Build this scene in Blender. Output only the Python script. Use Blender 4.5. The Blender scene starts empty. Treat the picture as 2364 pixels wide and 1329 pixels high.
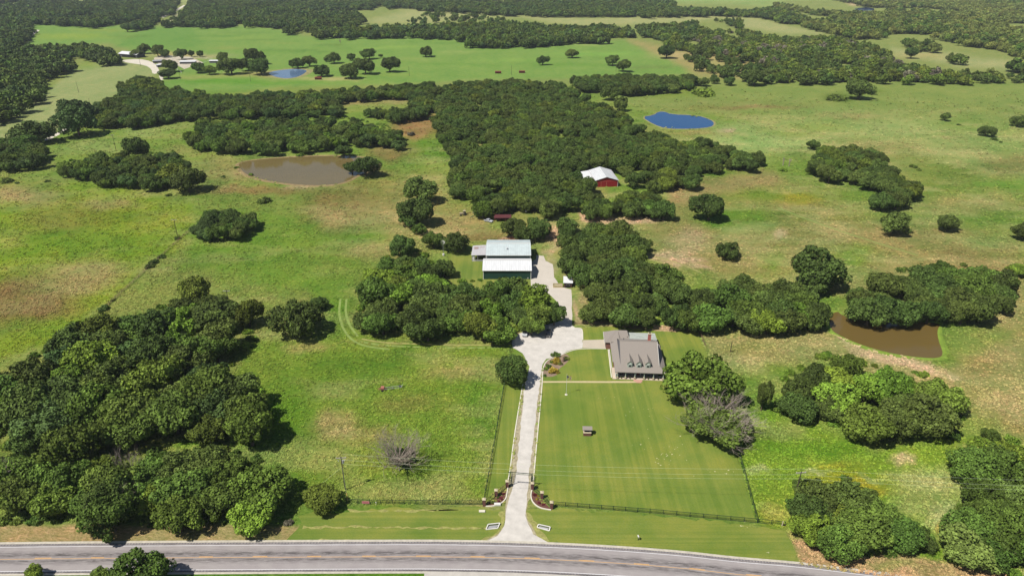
import bpy, bmesh, math, random
import numpy as np
from mathutils import Vector, Matrix
random.seed(7); rng = np.random.default_rng(7)
sc = bpy.context.scene; COL = sc.collection
# ---------------------------------------------------------------- camera
PITCH = math.radians(26); FP = 1576.0; HC = 120.0; CX, CY = 1182.0, 664.5
cd = bpy.data.cameras.new('camera'); cam = bpy.data.objects.new('camera', cd); COL.objects.link(cam)
cam.location = (0, 0, HC); cam.rotation_euler = (math.radians(90) - PITCH, 0, 0)
cd.sensor_width = 36; cd.lens = 36 * FP / 2364; cd.clip_start = 1; cd.clip_end = 20000
sc.camera = cam
# ---------------------------------------------------------------- sky, sun, exposure
SUN_EL = math.radians(57); SUNV = Vector((-0.82, -0.57, 0)).normalized()
w = bpy.data.worlds.new("World"); sc.world = w; w.use_nodes = True
nt = w.node_tree; nt.nodes.clear()
sky = nt.nodes.new('ShaderNodeTexSky'); sky.sky_type = 'NISHITA'; sky.sun_disc = False
sky.sun_elevation = SUN_EL; sky.sun_rotation = math.atan2(SUNV.x, SUNV.y)
sky.air_density = 1.0; sky.dust_density = 0.6; sky.ozone_density = 1.2
bg = nt.nodes.new('ShaderNodeBackground'); bg.inputs[1].default_value = 0.058
wo = nt.nodes.new('ShaderNodeOutputWorld')
nt.links.new(sky.outputs[0], bg.inputs[0]); nt.links.new(bg.outputs[0], wo.inputs[0])
sd = bpy.data.lights.new('sun', 'SUN'); sd.energy = 4.9; sd.angle = math.radians(0.53); sd.color = (1.0, 0.955, 0.88)
sun = bpy.data.objects.new('sun', sd); COL.objects.link(sun)
sv = Vector((SUNV.x * math.cos(SUN_EL), SUNV.y * math.cos(SUN_EL), math.sin(SUN_EL)))
sun.rotation_euler = (-sv).to_track_quat('-Z', 'Y').to_euler(); sun.location = (-60, -40, 200)
sc.view_settings.view_transform = 'Standard'; sc.view_settings.look = 'None'
sc.view_settings.exposure = 0.47; sc.view_settings.gamma = 1.0; sc.view_settings.use_curve_mapping = False
sc.render.engine = 'CYCLES'
# ---------------------------------------------------------------- helpers
_s, _c = math.sin(PITCH), math.cos(PITCH)
def P(x, y, z=0.0):
    """the place on the level z that lies in the direction of a point of the survey photograph"""
    a = (x - CX) / FP; b = (y - CY) / FP
    t = (HC - z) / (_s + b * _c)
    return Vector((a * t, (_c - b * _s) * t, z))
def depth(p): return p[1] * _c - (p[2] - HC) * _s
def QX(X, Y, Z=0.0):
    d = Y * _c - (Z - HC) * _s
    return CX + FP * X / d, CY + FP * (-(Z - HC) * _c - Y * _s) / d
K = 0.62
def C(r, g, b, k=None):
    f = lambda v: ((v / 255 + 0.055) / 1.055) ** 2.4 if v > 10 else v / 255 / 12.92
    k = K if k is None else k
    return (f(r) * k, f(g) * k, f(b) * k, 1)
def mat(name, col, rough=0.8, var=0.12, scale=2.0, metal=0, bump=0.0, bscale=6.0, spec=0.3, stretch=None, rnd=0.0):
    m = bpy.data.materials.new(name); m.use_nodes = True; t = m.node_tree; n = t.nodes; l = t.links
    b = n['Principled BSDF']; b.inputs['Roughness'].default_value = rough; b.inputs['Metallic'].default_value = metal
    b.inputs['Specular IOR Level'].default_value = spec
    tc = n.new('ShaderNodeTexCoord'); mp = n.new('ShaderNodeMapping'); l.new(tc.outputs['Object'], mp.inputs[0])
    if stretch: mp.inputs['Scale'].default_value = stretch
    nz = n.new('ShaderNodeTexNoise'); nz.inputs['Scale'].default_value = scale; nz.inputs['Detail'].default_value = 6
    nz.inputs['Roughness'].default_value = 0.65
    l.new(mp.outputs[0], nz.inputs['Vector'])
    hs = n.new('ShaderNodeMix'); hs.data_type = 'RGBA'
    hs.inputs['A'].default_value = (col[0] * (1 - var), col[1] * (1 - var), col[2] * (1 - var), 1)
    hs.inputs['B'].default_value = (min(1, col[0] * (1 + var)), min(1, col[1] * (1 + var)), min(1, col[2] * (1 + var)), 1)
    rr = n.new('ShaderNodeMapRange'); rr.inputs['From Min'].default_value = 0.3; rr.inputs['From Max'].default_value = 0.7
    l.new(nz.outputs['Fac'], rr.inputs['Value']); l.new(rr.outputs['Result'], hs.inputs['Factor'])
    out = hs.outputs['Result']
    if rnd:
        oi = n.new('ShaderNodeObjectInfo'); hv = n.new('ShaderNodeHueSaturation'); r2 = n.new('ShaderNodeMapRange')
        r2.inputs['To Min'].default_value = 1 - rnd; r2.inputs['To Max'].default_value = 1 + rnd
        l.new(oi.outputs['Random'], r2.inputs['Value']); l.new(r2.outputs['Result'], hv.inputs['Value'])
        l.new(out, hv.inputs['Color']); out = hv.outputs['Color']
    l.new(out, b.inputs['Base Color'])
    if bump:
        n2 = n.new('ShaderNodeTexNoise'); n2.inputs['Scale'].default_value = bscale; n2.inputs['Detail'].default_value = 4
        l.new(mp.outputs[0], n2.inputs['Vector'])
        bp = n.new('ShaderNodeBump'); bp.inputs['Strength'].default_value = 1; bp.inputs['Distance'].default_value = bump
        l.new(n2.outputs['Fac'], bp.inputs['Height']); l.new(bp.outputs[0], b.inputs['Normal'])
    return m
def mesh(name, V, Fc):
    me = bpy.data.meshes.new(name); me.from_pydata([tuple(v) for v in V], [], Fc); me.update(); return me
def quadmesh(name, V, n):
    """V: (4n,3) array, n separate quads"""
    me = bpy.data.meshes.new(name); me.vertices.add(4 * n); me.vertices.foreach_set('co', V.astype(np.float32).ravel())
    me.loops.add(4 * n); me.loops.foreach_set('vertex_index', np.arange(4 * n, dtype=np.int32))
    me.polygons.add(n); me.polygons.foreach_set('loop_start', np.arange(0, 4 * n, 4, dtype=np.int32))
    me.update(calc_edges=True); return me
def tag(o, label=None, cat=None, group=None, kind=None):
    if label: o['label'] = label
    if cat: o['category'] = cat
    if group: o['group'] = group
    if kind: o['kind'] = kind
    return o
def empty(name, loc, rz=0.0, label=None, cat=None, group=None):
    o = bpy.data.objects.new(name, None); COL.objects.link(o); o.location = loc; o.rotation_euler = (0, 0, rz)
    o.empty_display_size = 0.2
    return tag(o, label, cat, group)
def link(name, me, m=None, parent=None):
    o = bpy.data.objects.new(name, me); COL.objects.link(o)
    if m is not None: (me.materials.clear(), me.materials.append(m))
    if parent is not None: o.parent = parent
    return o
def copy_tree(o, parent=None):
    c = o.copy(); COL.objects.link(c)
    if parent is not None: c.parent = parent
    for ch in list(o.children): copy_tree(ch, c)
    return c
class MB:
    """collects shapes into one mesh"""
    def __init__(s): s.V = []; s.F = []
    def add(s, V, F):
        k = len(s.V); s.V += [Vector(v) for v in V]; s.F += [tuple(i + k for i in f) for f in F]; return s
    def box(s, x0, x1, y0, y1, z0, z1):
        return s.add([(x0, y0, z0), (x1, y0, z0), (x1, y1, z0), (x0, y1, z0), (x0, y0, z1), (x1, y0, z1), (x1, y1, z1), (x0, y1, z1)],
                     [(3, 2, 1, 0), (4, 5, 6, 7), (0, 1, 5, 4), (1, 2, 6, 5), (2, 3, 7, 6), (3, 0, 4, 7)])
    def bar(s, a, b, w=0.1, h=None):
        a = Vector(a); b = Vector(b); h = h or w; d = (b - a)
        if d.length < 1e-6: return s
        d.normalize(); up = Vector((0, 0, 1)) if abs(d.z) < 0.95 else Vector((1, 0, 0))
        sx = d.cross(up).normalized() * w / 2; sy = sx.cross(d).normalized() * h / 2
        V = [a - sx - sy, a + sx - sy, a + sx + sy, a - sx + sy, b - sx - sy, b + sx - sy, b + sx + sy, b - sx + sy]
        return s.add(V, [(3, 2, 1, 0), (4, 5, 6, 7), (0, 1, 5, 4), (1, 2, 6, 5), (2, 3, 7, 6), (3, 0, 4, 7)])
    def tube(s, a, b, r0, r1=None, n=8, cap=True):
        a = Vector(a); b = Vector(b); r1 = r0 if r1 is None else r1; d = (b - a).normalized()
        up = Vector((0, 0, 1)) if abs(d.z) < 0.95 else Vector((1, 0, 0)); sx = d.cross(up).normalized(); sy = sx.cross(d)
        V = []
        for (p, r) in ((a, r0), (b, r1)):
            for i in range(n):
                t = 2 * math.pi * i / n; V.append(p + sx * r * math.cos(t) + sy * r * math.sin(t))
        Fs = [(i, (i + 1) % n, n + (i + 1) % n, n + i) for i in range(n)]
        if cap: Fs += [tuple(range(n))[::-1], tuple(range(n, 2 * n))]
        return s.add(V, Fs)
    def slab(s, pts, th):
        """a planar polygon given thickness downwards"""
        n = len(pts); V = [Vector(p) for p in pts] + [Vector(p) - Vector((0, 0, th)) for p in pts]
        return s.add(V, [tuple(range(n)), tuple(range(n, 2 * n))[::-1]] + [(i, n + i, n + (i + 1) % n, (i + 1) % n) for i in range(n)])
    def build(s, name, m, parent=None, kind=None, bevel=0):
        me = mesh(name, s.V, s.F)
        bm = bmesh.new(); bm.from_mesh(me); bmesh.ops.recalc_face_normals(bm, faces=bm.faces)
        if bevel: bmesh.ops.bevel(bm, geom=list(bm.edges), offset=bevel, segments=1, affect='EDGES')
        bm.to_mesh(me); bm.free()
        o = link(name, me, m, parent)
        if kind: o['kind'] = kind
        return o
# value noise in numpy
_perm = rng.random((256, 256))
def vnoise(x, y):
    xi = np.floor(x).astype(int); yi = np.floor(y).astype(int); fx = x - xi; fy = y - yi
    fx = fx * fx * (3 - 2 * fx); fy = fy * fy * (3 - 2 * fy)
    a = _perm[xi & 255, yi & 255]; b = _perm[(xi + 1) & 255, yi & 255]; c = _perm[xi & 255, (yi + 1) & 255]; d = _perm[(xi + 1) & 255, (yi + 1) & 255]
    return (a * (1 - fx) + b * fx) * (1 - fy) + (c * (1 - fx) + d * fx) * fy
def fbm(x, y, o=4):
    v = 0; a = 0.5; t = 0
    for i in range(o):
        v = v + a * vnoise(x * 2 ** i + 17.3 * i, y * 2 ** i + 9.1 * i); t += a; a *= 0.55
    return v / t
def inpoly(X, Y, poly):
    ins = np.zeros(X.shape, bool); n = len(poly)
    for i in range(n):
        x0, y0 = poly[i]; x1, y1 = poly[(i + 1) % n]
        if y0 == y1: continue
        c = ((y0 > Y) != (y1 > Y)) & (X < (x1 - x0) * (Y - y0) / (y1 - y0) + x0); ins ^= c
    return ins
def polydist(X, Y, poly):
    d = np.full(X.shape, 1e9); n = len(poly)
    for i in range(n):
        ax, ay = poly[i]; bx, by = poly[(i + 1) % n]; dx, dy = bx - ax, by - ay; L = dx * dx + dy * dy + 1e-9
        t = np.clip(((X - ax) * dx + (Y - ay) * dy) / L, 0, 1)
        d = np.minimum(d, np.hypot(X - ax - t * dx, Y - ay - t * dy))
    return np.where(inpoly(X, Y, poly), d, -d)
# ---------------------------------------------------------------- ground, painted with the meadow colours of each place
PAS = (128, 156, 66); LUSH = (108, 150, 46); BRI = (130, 164, 80); TAN = (176, 162, 106); BRN = (146, 124, 78); SAND = (212, 184, 146)
YEL = (136, 162, 48); MOWN = (160, 172, 112); PALE = (158, 176, 104); OLV = (122, 136, 62); PINK = (200, 176, 140); DRK = (92, 112, 48); FAR = (172, 176, 118)
FLD = [  # polygons (photo survey coordinates), colour, softness
 ([(-700, 200), (-700, -70), (3100, -70), (3100, 200)], (146, 158, 90), 10, 0.9),
 ([(60, 105), (82, 50), (330, 60), (560, 60), (640, 66), (700, 84), (1000, 84), (1090, 92), (1440, 94), (1520, 128), (1620, 170), (1350, 182), (1100, 184), (940, 194), (640, 202), (560, 210), (380, 212), (365, 185), (420, 150), (250, 100), (100, 108)], BRI, 4, 1),
 ([(265, 106), (350, 64), (440, 64), (470, 100), (440, 112)], (118, 158, 74), 4, 1),
 ([(380, 168), (470, 168), (640, 176), (760, 182), (900, 190), (640, 185), (560, 182), (450, 180)], (150, 172, 84), 8, 0.7),
 ([(-60, 330), (-20, 262), (100, 215), (190, 150), (285, 138), (345, 148), (362, 168), (320, 190), (240, 235), (170, 290), (60, 330)], MOWN, 4, 1),
 ([(150, 165), (200, 140), (240, 150), (200, 158)], YEL, 6, .5),
 ([(840, 50), (960, 20), (1180, 40), (1000, 52), (880, 56)], FAR, 6, 1),
 ([(1180, 35), (1330, 62), (1600, 52), (1700, 34), (1560, 34), (1380, 42)], FAR, 5, 1),
 ([(1660, 40), (1720, 36), (1820, 60), (1910, 78), (1820, 80), (1700, 62)], FAR, 5, 1),
 ([(1500, -6), (1560, 8), (1700, 10), (1850, 24), (1800, 2), (1790, -8)], (150, 172, 100), 4, 1),
 ([(1450, 92), (1560, 115), (1700, 120), (1760, 150), (1700, 180), (1600, 172), (1520, 130)], TAN, 8, 0.9),
 ([(2060, 110), (2130, 115), (2330, 140), (2330, 160), (2200, 150), (2060, 130)], FAR, 6, 1),
 ([(1340, 205), (1700, 186), (2100, 180), (2900, 185), (2900, 300), (2364, 290), (1700, 262), (1500, 255), (1380, 220)], (140, 158, 82), 8, 1),
 ([(1650, 290), (1900, 260), (2300, 280), (2500, 330), (2400, 420), (2000, 330), (1700, 370)], PALE, 20, .7),
 ([(-100, 410), (240, 425), (440, 470), (440, 540), (330, 620), (240, 700), (120, 790), (-100, 880)], YEL, 8, 0.95),
 ([(440, 480), (640, 480), (900, 500), (890, 560), (830, 660), (820, 760), (700, 680), (560, 650), (420, 610)], LUSH, 22, 0.8),
 ([(880, 420), (1000, 400), (1040, 460), (1100, 480), (1270, 500), (1280, 550), (1120, 556), (1080, 550), (900, 540)], (162, 156, 92), 16, 0.8),
 ([(560, 790), (830, 770), (1180, 790), (1160, 890), (1118, 1160), (700, 1170), (640, 1040), (450, 1000), (520, 900)], (124, 154, 54), 14, 0.9),
 ([(1700, 1020), (1800, 950), (2000, 1040), (2200, 1000), (2364, 1060), (2364, 1320), (1830, 1240), (1745, 1200)], (130, 162, 52), 14, 0.95),
 ([(1500, 520), (1560, 430), (1780, 400), (2000, 500), (2364, 560), (2364, 780), (2250, 700), (1960, 640), (1600, 640), (1540, 600)], (160, 150, 94), 26, 0.75),
 ([(1620, 760), (1900, 760), (2200, 850), (2364, 780), (2364, 980), (2230, 950), (1900, 830), (1720, 880), (1640, 800)], (170, 164, 106), 16, 0.85),
 ([(-300, 1218), (400, 1208), (700, 1214), (700, 1250), (-300, 1262)], (196, 168, 120), 5, 1),
 ([(1830, 1245), (2000, 1262), (2364, 1330), (2500, 1400), (2100, 1345), (1850, 1304)], (192, 164, 118), 5, 1),
 ([(-600, 1322), (380, 1320), (900, 1318), (1250, 1332), (1700, 1400), (1700, 1800), (-600, 1800)], LUSH, 4, 1),
 ([(1186, 762), (1210, 770), (1200, 782), (1190, 800), (1182, 790)], SAND, 3, .8),
 ([(1325, 690), (1345, 740), (1480, 752), (1600, 752), (1560, 768), (1470, 762), (1400, 754), (1330, 750), (1322, 700)], SAND, 3, 0.95),
 ([(1332, 470), (1350, 470), (1352, 500), (1420, 505), (1530, 498), (1540, 512), (1440, 520), (1370, 518), (1338, 512)], SAND, 3, .95),
 ([(1262, 535), (1285, 545), (1292, 520), (1284, 505), (1300, 520), (1300, 560), (1270, 590), (1262, 600), (1225, 558), (1150, 560), (1150, 552)], SAND, 3, .9),
 ([(1918, 758), (1945, 775), (2080, 825), (2180, 850), (2220, 880), (2200, 880), (2090, 850), (1960, 818), (1950, 795)], (212, 190, 148), 4, 1),
 ([(1555, 420), (1780, 395), (1800, 420), (1650, 450), (1600, 470), (1540, 480)], (160, 148, 96), 10, .8),
 ([(900, 285), (1010, 262), (1020, 310), (960, 330), (920, 300)], (158, 134, 88), 8, .9),
 ([(930, 340), (1012, 300), (1035, 380), (960, 370)], LUSH, 8, .8),
 ([(380, 60), (395, 40), (430, 15), (440, 18), (400, 45), (390, 62)], (190, 190, 150), 2, .8),
]
BLB = [  # x, y, rx, ry, colour, strength
 (60, 445, 80, 24, TAN, .95), (150, 500, 90, 30, BRN, .45), (250, 470, 70, 14, TAN, .7), (60, 700, 110, 60, BRN, .95), (190, 630, 90, 32, TAN, .85), (140, 660, 90, 20, TAN, .6),
 (200, 560, 120, 30, LUSH, .5), (150, 760, 140, 26, (118, 158, 44), .7), (300, 500, 130, 22, (150, 160, 50), .6), (520, 390, 60, 25, (140, 140, 80), .6), (560, 440, 120, 10, BRN, .45), (800, 470, 100, 54, BRN, .75), (830, 500, 90, 30, TAN, .75),
 (870, 585, 60, 20, TAN, .6), (700, 570, 90, 26, (128, 158, 60), .5), (560, 560, 120, 20, (118, 154, 50), .5), (380, 595, 60, 20, (116, 152, 48), .5), (940, 480, 60, 40, TAN, .5), (900, 430, 80, 30, (150, 148, 80), .5),
 (700, 350, 240, 10, LUSH, .5), (900, 350, 60, 20, BRN, .8), (960, 300, 50, 20, (170, 130, 86), .8), (850, 395, 60, 12, BRN, .5), (690, 432, 40, 5, SAND, .9), (560, 395, 24, 16, (168, 150, 100), .7), (610, 440, 110, 10, (146, 118, 76), .5),
 (470, 300, 40, 30, LUSH, .6), (330, 300, 60, 14, PALE, .6), (200, 340, 80, 14, PALE, .5), (420, 350, 60, 12, TAN, .4), (330, 270, 110, 12, OLV, .7), (60, 395, 60, 14, PAS, .8), (200, 430, 150, 12, LUSH, .4),
 (780, 985, 60, 32, TAN, .8), (880, 1000, 60, 22, (150, 146, 80), .6), (720, 800, 60, 14, TAN, .5), (820, 840, 110, 26, (104, 142, 44), .7), (640, 960, 60, 60, (104, 146, 40), .7), (760, 1090, 60, 40, (136, 156, 60), .5), (1050, 860, 60, 22, TAN, .55), (1030, 900, 60, 30, (110, 146, 46), .5),
 (1100, 960, 34, 70, (96, 140, 44), .8), (960, 1140, 90, 14, (150, 152, 72), .6), (950, 930, 70, 20, BRN, .35), (620, 1080, 50, 30, (108, 150, 40), .6), (470, 1020, 60, 16, (102, 150, 36), .9), (700, 870, 120, 22, (116, 150, 48), .5), (900, 1060, 90, 30, (140, 150, 66), .4),
 (980, 790, 160, 6, TAN, .4), (800, 700, 22, 70, (112, 152, 52), .6), (640, 640, 100, 20, (128, 160, 60), .5), (780, 620, 90, 30, (130, 156, 66), .5),
 (1600, 560, 40, 26, PINK, .6), (1560, 590, 40, 14, SAND, .8), (1530, 590, 30, 8, SAND, .9), (1590, 606, 44, 9, SAND, .9), (1620, 622, 30, 6, SAND, .8), (1400, 508, 50, 7, SAND, .9), (1350, 500, 14, 16, SAND, .9), (1270, 545, 16, 20, SAND, .8), (1250, 556, 40, 6, SAND, .8), (1810, 545, 22, 10, (226, 190, 158), .9), (1700, 500, 90, 26, LUSH, .8), (1650, 500, 40, 20, LUSH, .8), (1740, 520, 60, 10, PALE, .7), (1790, 600, 40, 24, (112, 152, 48), .9), (1980, 590, 60, 26, (120, 156, 50), .9), (1960, 640, 60, 20, (122, 150, 56), .6),
 (1790, 450, 120, 16, (112, 146, 42), .8), (1850, 460, 50, 14, (160, 156, 46), .6), (1620, 470, 30, 30, (140, 140, 84), .5), (1650, 395, 26, 10, (96, 140, 44), .9), (1900, 500, 90, 14, (118, 136, 52), .6), (2000, 545, 60, 12, (150, 146, 84), .5), (2150, 440, 60, 20, (128, 150, 66), .7), (2200, 400, 90, 16, (120, 142, 60), .7), (2320, 425, 70, 8, (120, 158, 60), .8), (2330, 380, 60, 24, BRN, .5), (2230, 475, 120, 20, TAN, .6), (2100, 540, 120, 14, TAN, .5), (2280, 560, 90, 14, PALE, .5), (2230, 600, 60, 20, BRN, .4),
 (1700, 240, 170, 10, (132, 146, 76), .6), (1740, 247, 110, 4, BRN, .7), (1560, 212, 80, 10, (128, 148, 56), .7), (1600, 220, 40, 5, (120, 150, 60), .5), (1930, 225, 32, 10, (98, 122, 48), .95), (2020, 212, 26, 6, (122, 140, 56), .7), (1960, 270, 90, 8, TAN, .5), (1720, 300, 90, 16, PALE, .9), (1740, 330, 130, 16, (176, 196, 120), .7), (1850, 300, 90, 14, (138, 160, 70), .5), (2080, 300, 110, 18, PALE, .8), (2240, 290, 90, 20, (130, 156, 70), .5), (2000, 340, 110, 14, TAN, .5), (1620, 308, 70, 6, (168, 160, 100), .7), (1680, 298, 14, 5, (196, 178, 138), .9), (1600, 250, 90, 6, (142, 146, 76), .6),
 (2140, 700, 120, 30, TAN, .5), (2300, 700, 70, 60, (180, 164, 112), .8), (2040, 680, 40, 24, (176, 156, 108), .8), (1960, 660, 60, 20, (170, 160, 104), .6), (2260, 850, 40, 26, (168, 146, 92), .5), (2300, 900, 60, 30, (158, 156, 90), .7), (2330, 960, 50, 40, BRN, .5), (2220, 940, 40, 40, (140, 152, 78), .6), (2180, 840, 20, 40, (120, 150, 52), .5),
 (1700, 870, 60, 22, (120, 156, 50), .7), (1790, 860, 40, 24, (112, 152, 46), .7), (1740, 800, 60, 14, (150, 152, 82), .6), (1760, 1010, 60, 30, (124, 158, 44), .6), (1950, 1110, 90, 26, (150, 158, 44), .7), (2000, 1120, 40, 14, (176, 160, 52), .5), (1910, 1075, 30, 8, (170, 158, 52), .4), (1900, 1040, 110, 18, (104, 148, 38), .7), (2070, 1060, 26, 12, (206, 190, 140), .8), (2150, 1100, 60, 26, PALE, .7), (1790, 1180, 40, 26, (162, 160, 66), .6), (2170, 1190, 30, 30, (178, 190, 130), .6), (2180, 1215, 14, 14, (196, 162, 40), .7), (1880, 1090, 20, 6, (188, 196, 140), .5), (1760, 1100, 26, 10, (180, 190, 130), .5), (2000, 1100, 26, 5, (184, 192, 130), .4), (1780, 1240, 60, 20, (168, 158, 96), .7), (2050, 1300, 60, 12, LUSH, .4),
 (1060, 520, 50, 24, TAN, .7), (1110, 545, 60, 8, BRN, .6), (1170, 520, 40, 14, (122, 156, 60), .6), (1000, 545, 30, 12, SAND, .5), (1245, 570, 26, 14, (112, 148, 56), .9), (1260, 600, 14, 12, (116, 160, 60), .9), (1265, 620, 14, 26, (206, 184, 146), .7), (1080, 620, 50, 40, (138, 164, 76), .9), (1060, 590, 60, 20, (128, 160, 66), .9), (1230, 500, 40, 16, (150, 156, 84), .6), (1345, 690, 14, 30, (198, 174, 130), .7), (1320, 640, 30, 14, PINK, .5), (1385, 452, 26, 14, (176, 166, 100), .9),
 (440, 130, 90, 6, (186, 178, 130), .8), (400, 125, 40, 5, (196, 176, 120), .8), (640, 172, 60, 8, (168, 156, 104), .8), (700, 165, 40, 4, (188, 164, 124), .8), (760, 184, 60, 4, (200, 186, 130), .7), (560, 172, 60, 4, TAN, .5), (560, 86, 90, 8, (140, 170, 80), .6), (640, 120, 90, 4, (118, 158, 70), .7), (820, 150, 50, 4, (150, 166, 90), .6), (950, 140, 60, 4, (152, 172, 92), .6), (1060, 120, 40, 4, (160, 178, 100), .6), (1380, 125, 90, 5, (140, 184, 84), .6), (1500, 156, 70, 3, (120, 140, 76), .6), (1340, 102, 60, 3, (166, 184, 104), .7), (160, 84, 90, 6, (156, 176, 70), .6), (230, 70, 60, 4, (150, 164, 72), .5), (560, 75, 60, 3, (110, 146, 66), .5), (740, 104, 20, 2, (110, 146, 70), .8), (770, 103, 16, 2, (112, 140, 66), .8), (800, 110, 30, 2, (112, 146, 70), .6),
 (500, 84, 60, 3, (104, 146, 62), .7), (600, 92, 50, 3, (104, 140, 62), .6), (640, 100, 70, 2, (150, 168, 84), .6), (700, 118, 90, 2, (108, 142, 66), .5), (520, 112, 40, 3, (150, 160, 84), .5), (900, 110, 90, 3, (146, 180, 84), .6), (1000, 98, 60, 2, (110, 150, 66), .5), (1060, 150, 110, 3, (112, 156, 62), .5), (1180, 140, 90, 3, (146, 182, 84), .5), (1300, 150, 90, 3, (112, 156, 60), .5), (860, 172, 90, 3, (150, 172, 82), .6), (500, 186, 90, 5, (104, 158, 50), .8), (620, 192, 120, 4, (110, 160, 54), .7), (460, 176, 50, 4, (160, 168, 96), .7), (300, 84, 50, 2, (112, 140, 62), .5), (2120, 130, 60, 8, (180, 172, 112), .6), (1580, 130, 60, 10, (190, 174, 122), .8), (1650, 150, 60, 12, (178, 172, 110), .7), (1980, 9, 18, 5, (214, 186, 150), .9), (2340, 5, 50, 6, (206, 184, 150), .8), (2290, 8, 20, 4, (206, 184, 150), .8), (1440, 2, 90, 3, (190, 178, 130), .7), (700, 8, 40, 4, (190, 190, 140), .8), (410, 5, 40, 6, (170, 180, 120), .7), (800, 236, 90, 8, (160, 148, 96), .9), (920, 232, 40, 8, (168, 158, 104), .9),
]
def build_ground():
    ys = np.concatenate([np.arange(2000, 1400, -14.0), np.arange(1400, 20, -4.0), np.arange(20, -60, -2.5), [-70, -80, -88, -94, -98]])
    xs = np.arange(-1000, 3370, 5.0)
    b = (ys - CY) / FP; t = HC / (_s + b * _c); Yw = (_c - b * _s) * t
    X = ((xs[None, :] - CX) / FP) * t[:, None]; Y = np.repeat(Yw[:, None], len(xs), 1)
    px = np.repeat(xs[None, :], len(ys), 0); py = np.repeat(ys[:, None], len(xs), 1)
    lin = lambda c: np.array(C(*c)[:3])
    # bend the borders of the patches so that none is straight
    sq = np.clip((py + 110) / 1000, 0.08, 1.2)
    wx = px + (fbm(px / 70, py / (70 * sq) + 5, 4) - .5) * 70 * np.sqrt(sq) + (fbm(X / 7 + 3, Y / 9, 3) - .5) * 34 * sq
    wy = py + (fbm(px / 70 + 50, py / (70 * sq), 4) - .5) * 46 * sq + (fbm(X / 7 + 30, Y / 9 + 40, 3) - .5) * 18 * sq
    col = np.empty(px.shape + (3,)); col[:] = lin(PAS)
    n1 = np.clip((fbm(X / 60, Y / 60, 5) - .42) * 4, 0, 1)[..., None]
    col = col * (1 - .45 * n1) + lin(TAN) * .45 * n1
    for poly, c, soft, st in FLD:
        sharp = soft <= 5
        qx, qy = (px + (wx - px) * .25, py + (wy - py) * .25) if sharp else (wx, wy)
        d = polydist(qx, qy, poly); a = (np.clip(d / soft * .5 + .5, 0, 1) * st)[..., None]
        col = col * (1 - a) + lin(c) * a
    for x, y, rx, ry, c, st in BLB:
        d = np.hypot((wx - x) / rx, (wy - y) / ry)
        a = (np.clip(1.55 - d, 0, 1) ** 1.2 * st)[..., None]
        col = col * (1 - a) + lin(c) * a
    n2 = fbm(X / 9, Y / 14, 4); n3 = fbm(X / 24 + 11, Y / 30, 4); n4 = fbm(X / 3.2 + 7, Y / 3.2, 3)
    g = np.clip((n3 - .5) * 3.4, -1, 1)[..., None] * .16 + np.clip((n2 - .5) * 3, -1, 1)[..., None] * .13 + np.clip((n4 - .5) * 3, -1, 1)[..., None] * .07
    far = np.clip((py - 60) / 260, .55, 1)[..., None]
    NW = .36 + .12 * np.clip((px - 1100) / 900, -1, 1)[..., None]
    n5 = np.clip((fbm(X / 26 + 5, Y / 11 + 2, 5) - .5) * 5, 0, 1)[..., None] * np.clip((py - 190) / 120, 0, 1)[..., None]; col = col * (1 - NW * n5) + lin((190, 186, 124)) * NW * n5
    n6 = np.clip((fbm(X / 19 + 45, Y / 9 + 22, 4) - .56) * 6, 0, 1)[..., None] * np.clip((py - 190) / 120, 0, 1)[..., None]; col = col * (1 - .3 * n6) + lin((92, 128, 44)) * .3 * n6
    col = col * (1 + g * far * np.array([1.15, .55, .95]))
    V = np.stack([X, Y, np.zeros_like(X)], -1).reshape(-1, 3); nr, nc = X.shape
    i = np.arange(nr - 1)[:, None] * nc + np.arange(nc - 1)[None, :]
    q = np.stack([i, i + 1, i + nc + 1, i + nc], -1).reshape(-1, 4).astype(np.int32)
    me = bpy.data.meshes.new('ground'); me.vertices.add(len(V)); me.vertices.foreach_set('co', V.astype(np.float32).ravel())
    me.loops.add(q.size); me.loops.foreach_set('vertex_index', q.ravel()); me.polygons.add(len(q))
    me.polygons.foreach_set('loop_start', np.arange(0, q.size, 4, dtype=np.int32)); me.update(calc_edges=True)
    at = me.color_attributes.new('meadow', 'FLOAT_COLOR', 'POINT')
    at.data.foreach_set('color', np.concatenate([np.clip(col, 0, 1).reshape(-1, 3), np.ones((len(V), 1))], 1).astype(np.float32).ravel())
    return me, (ys, xs, col)
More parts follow.
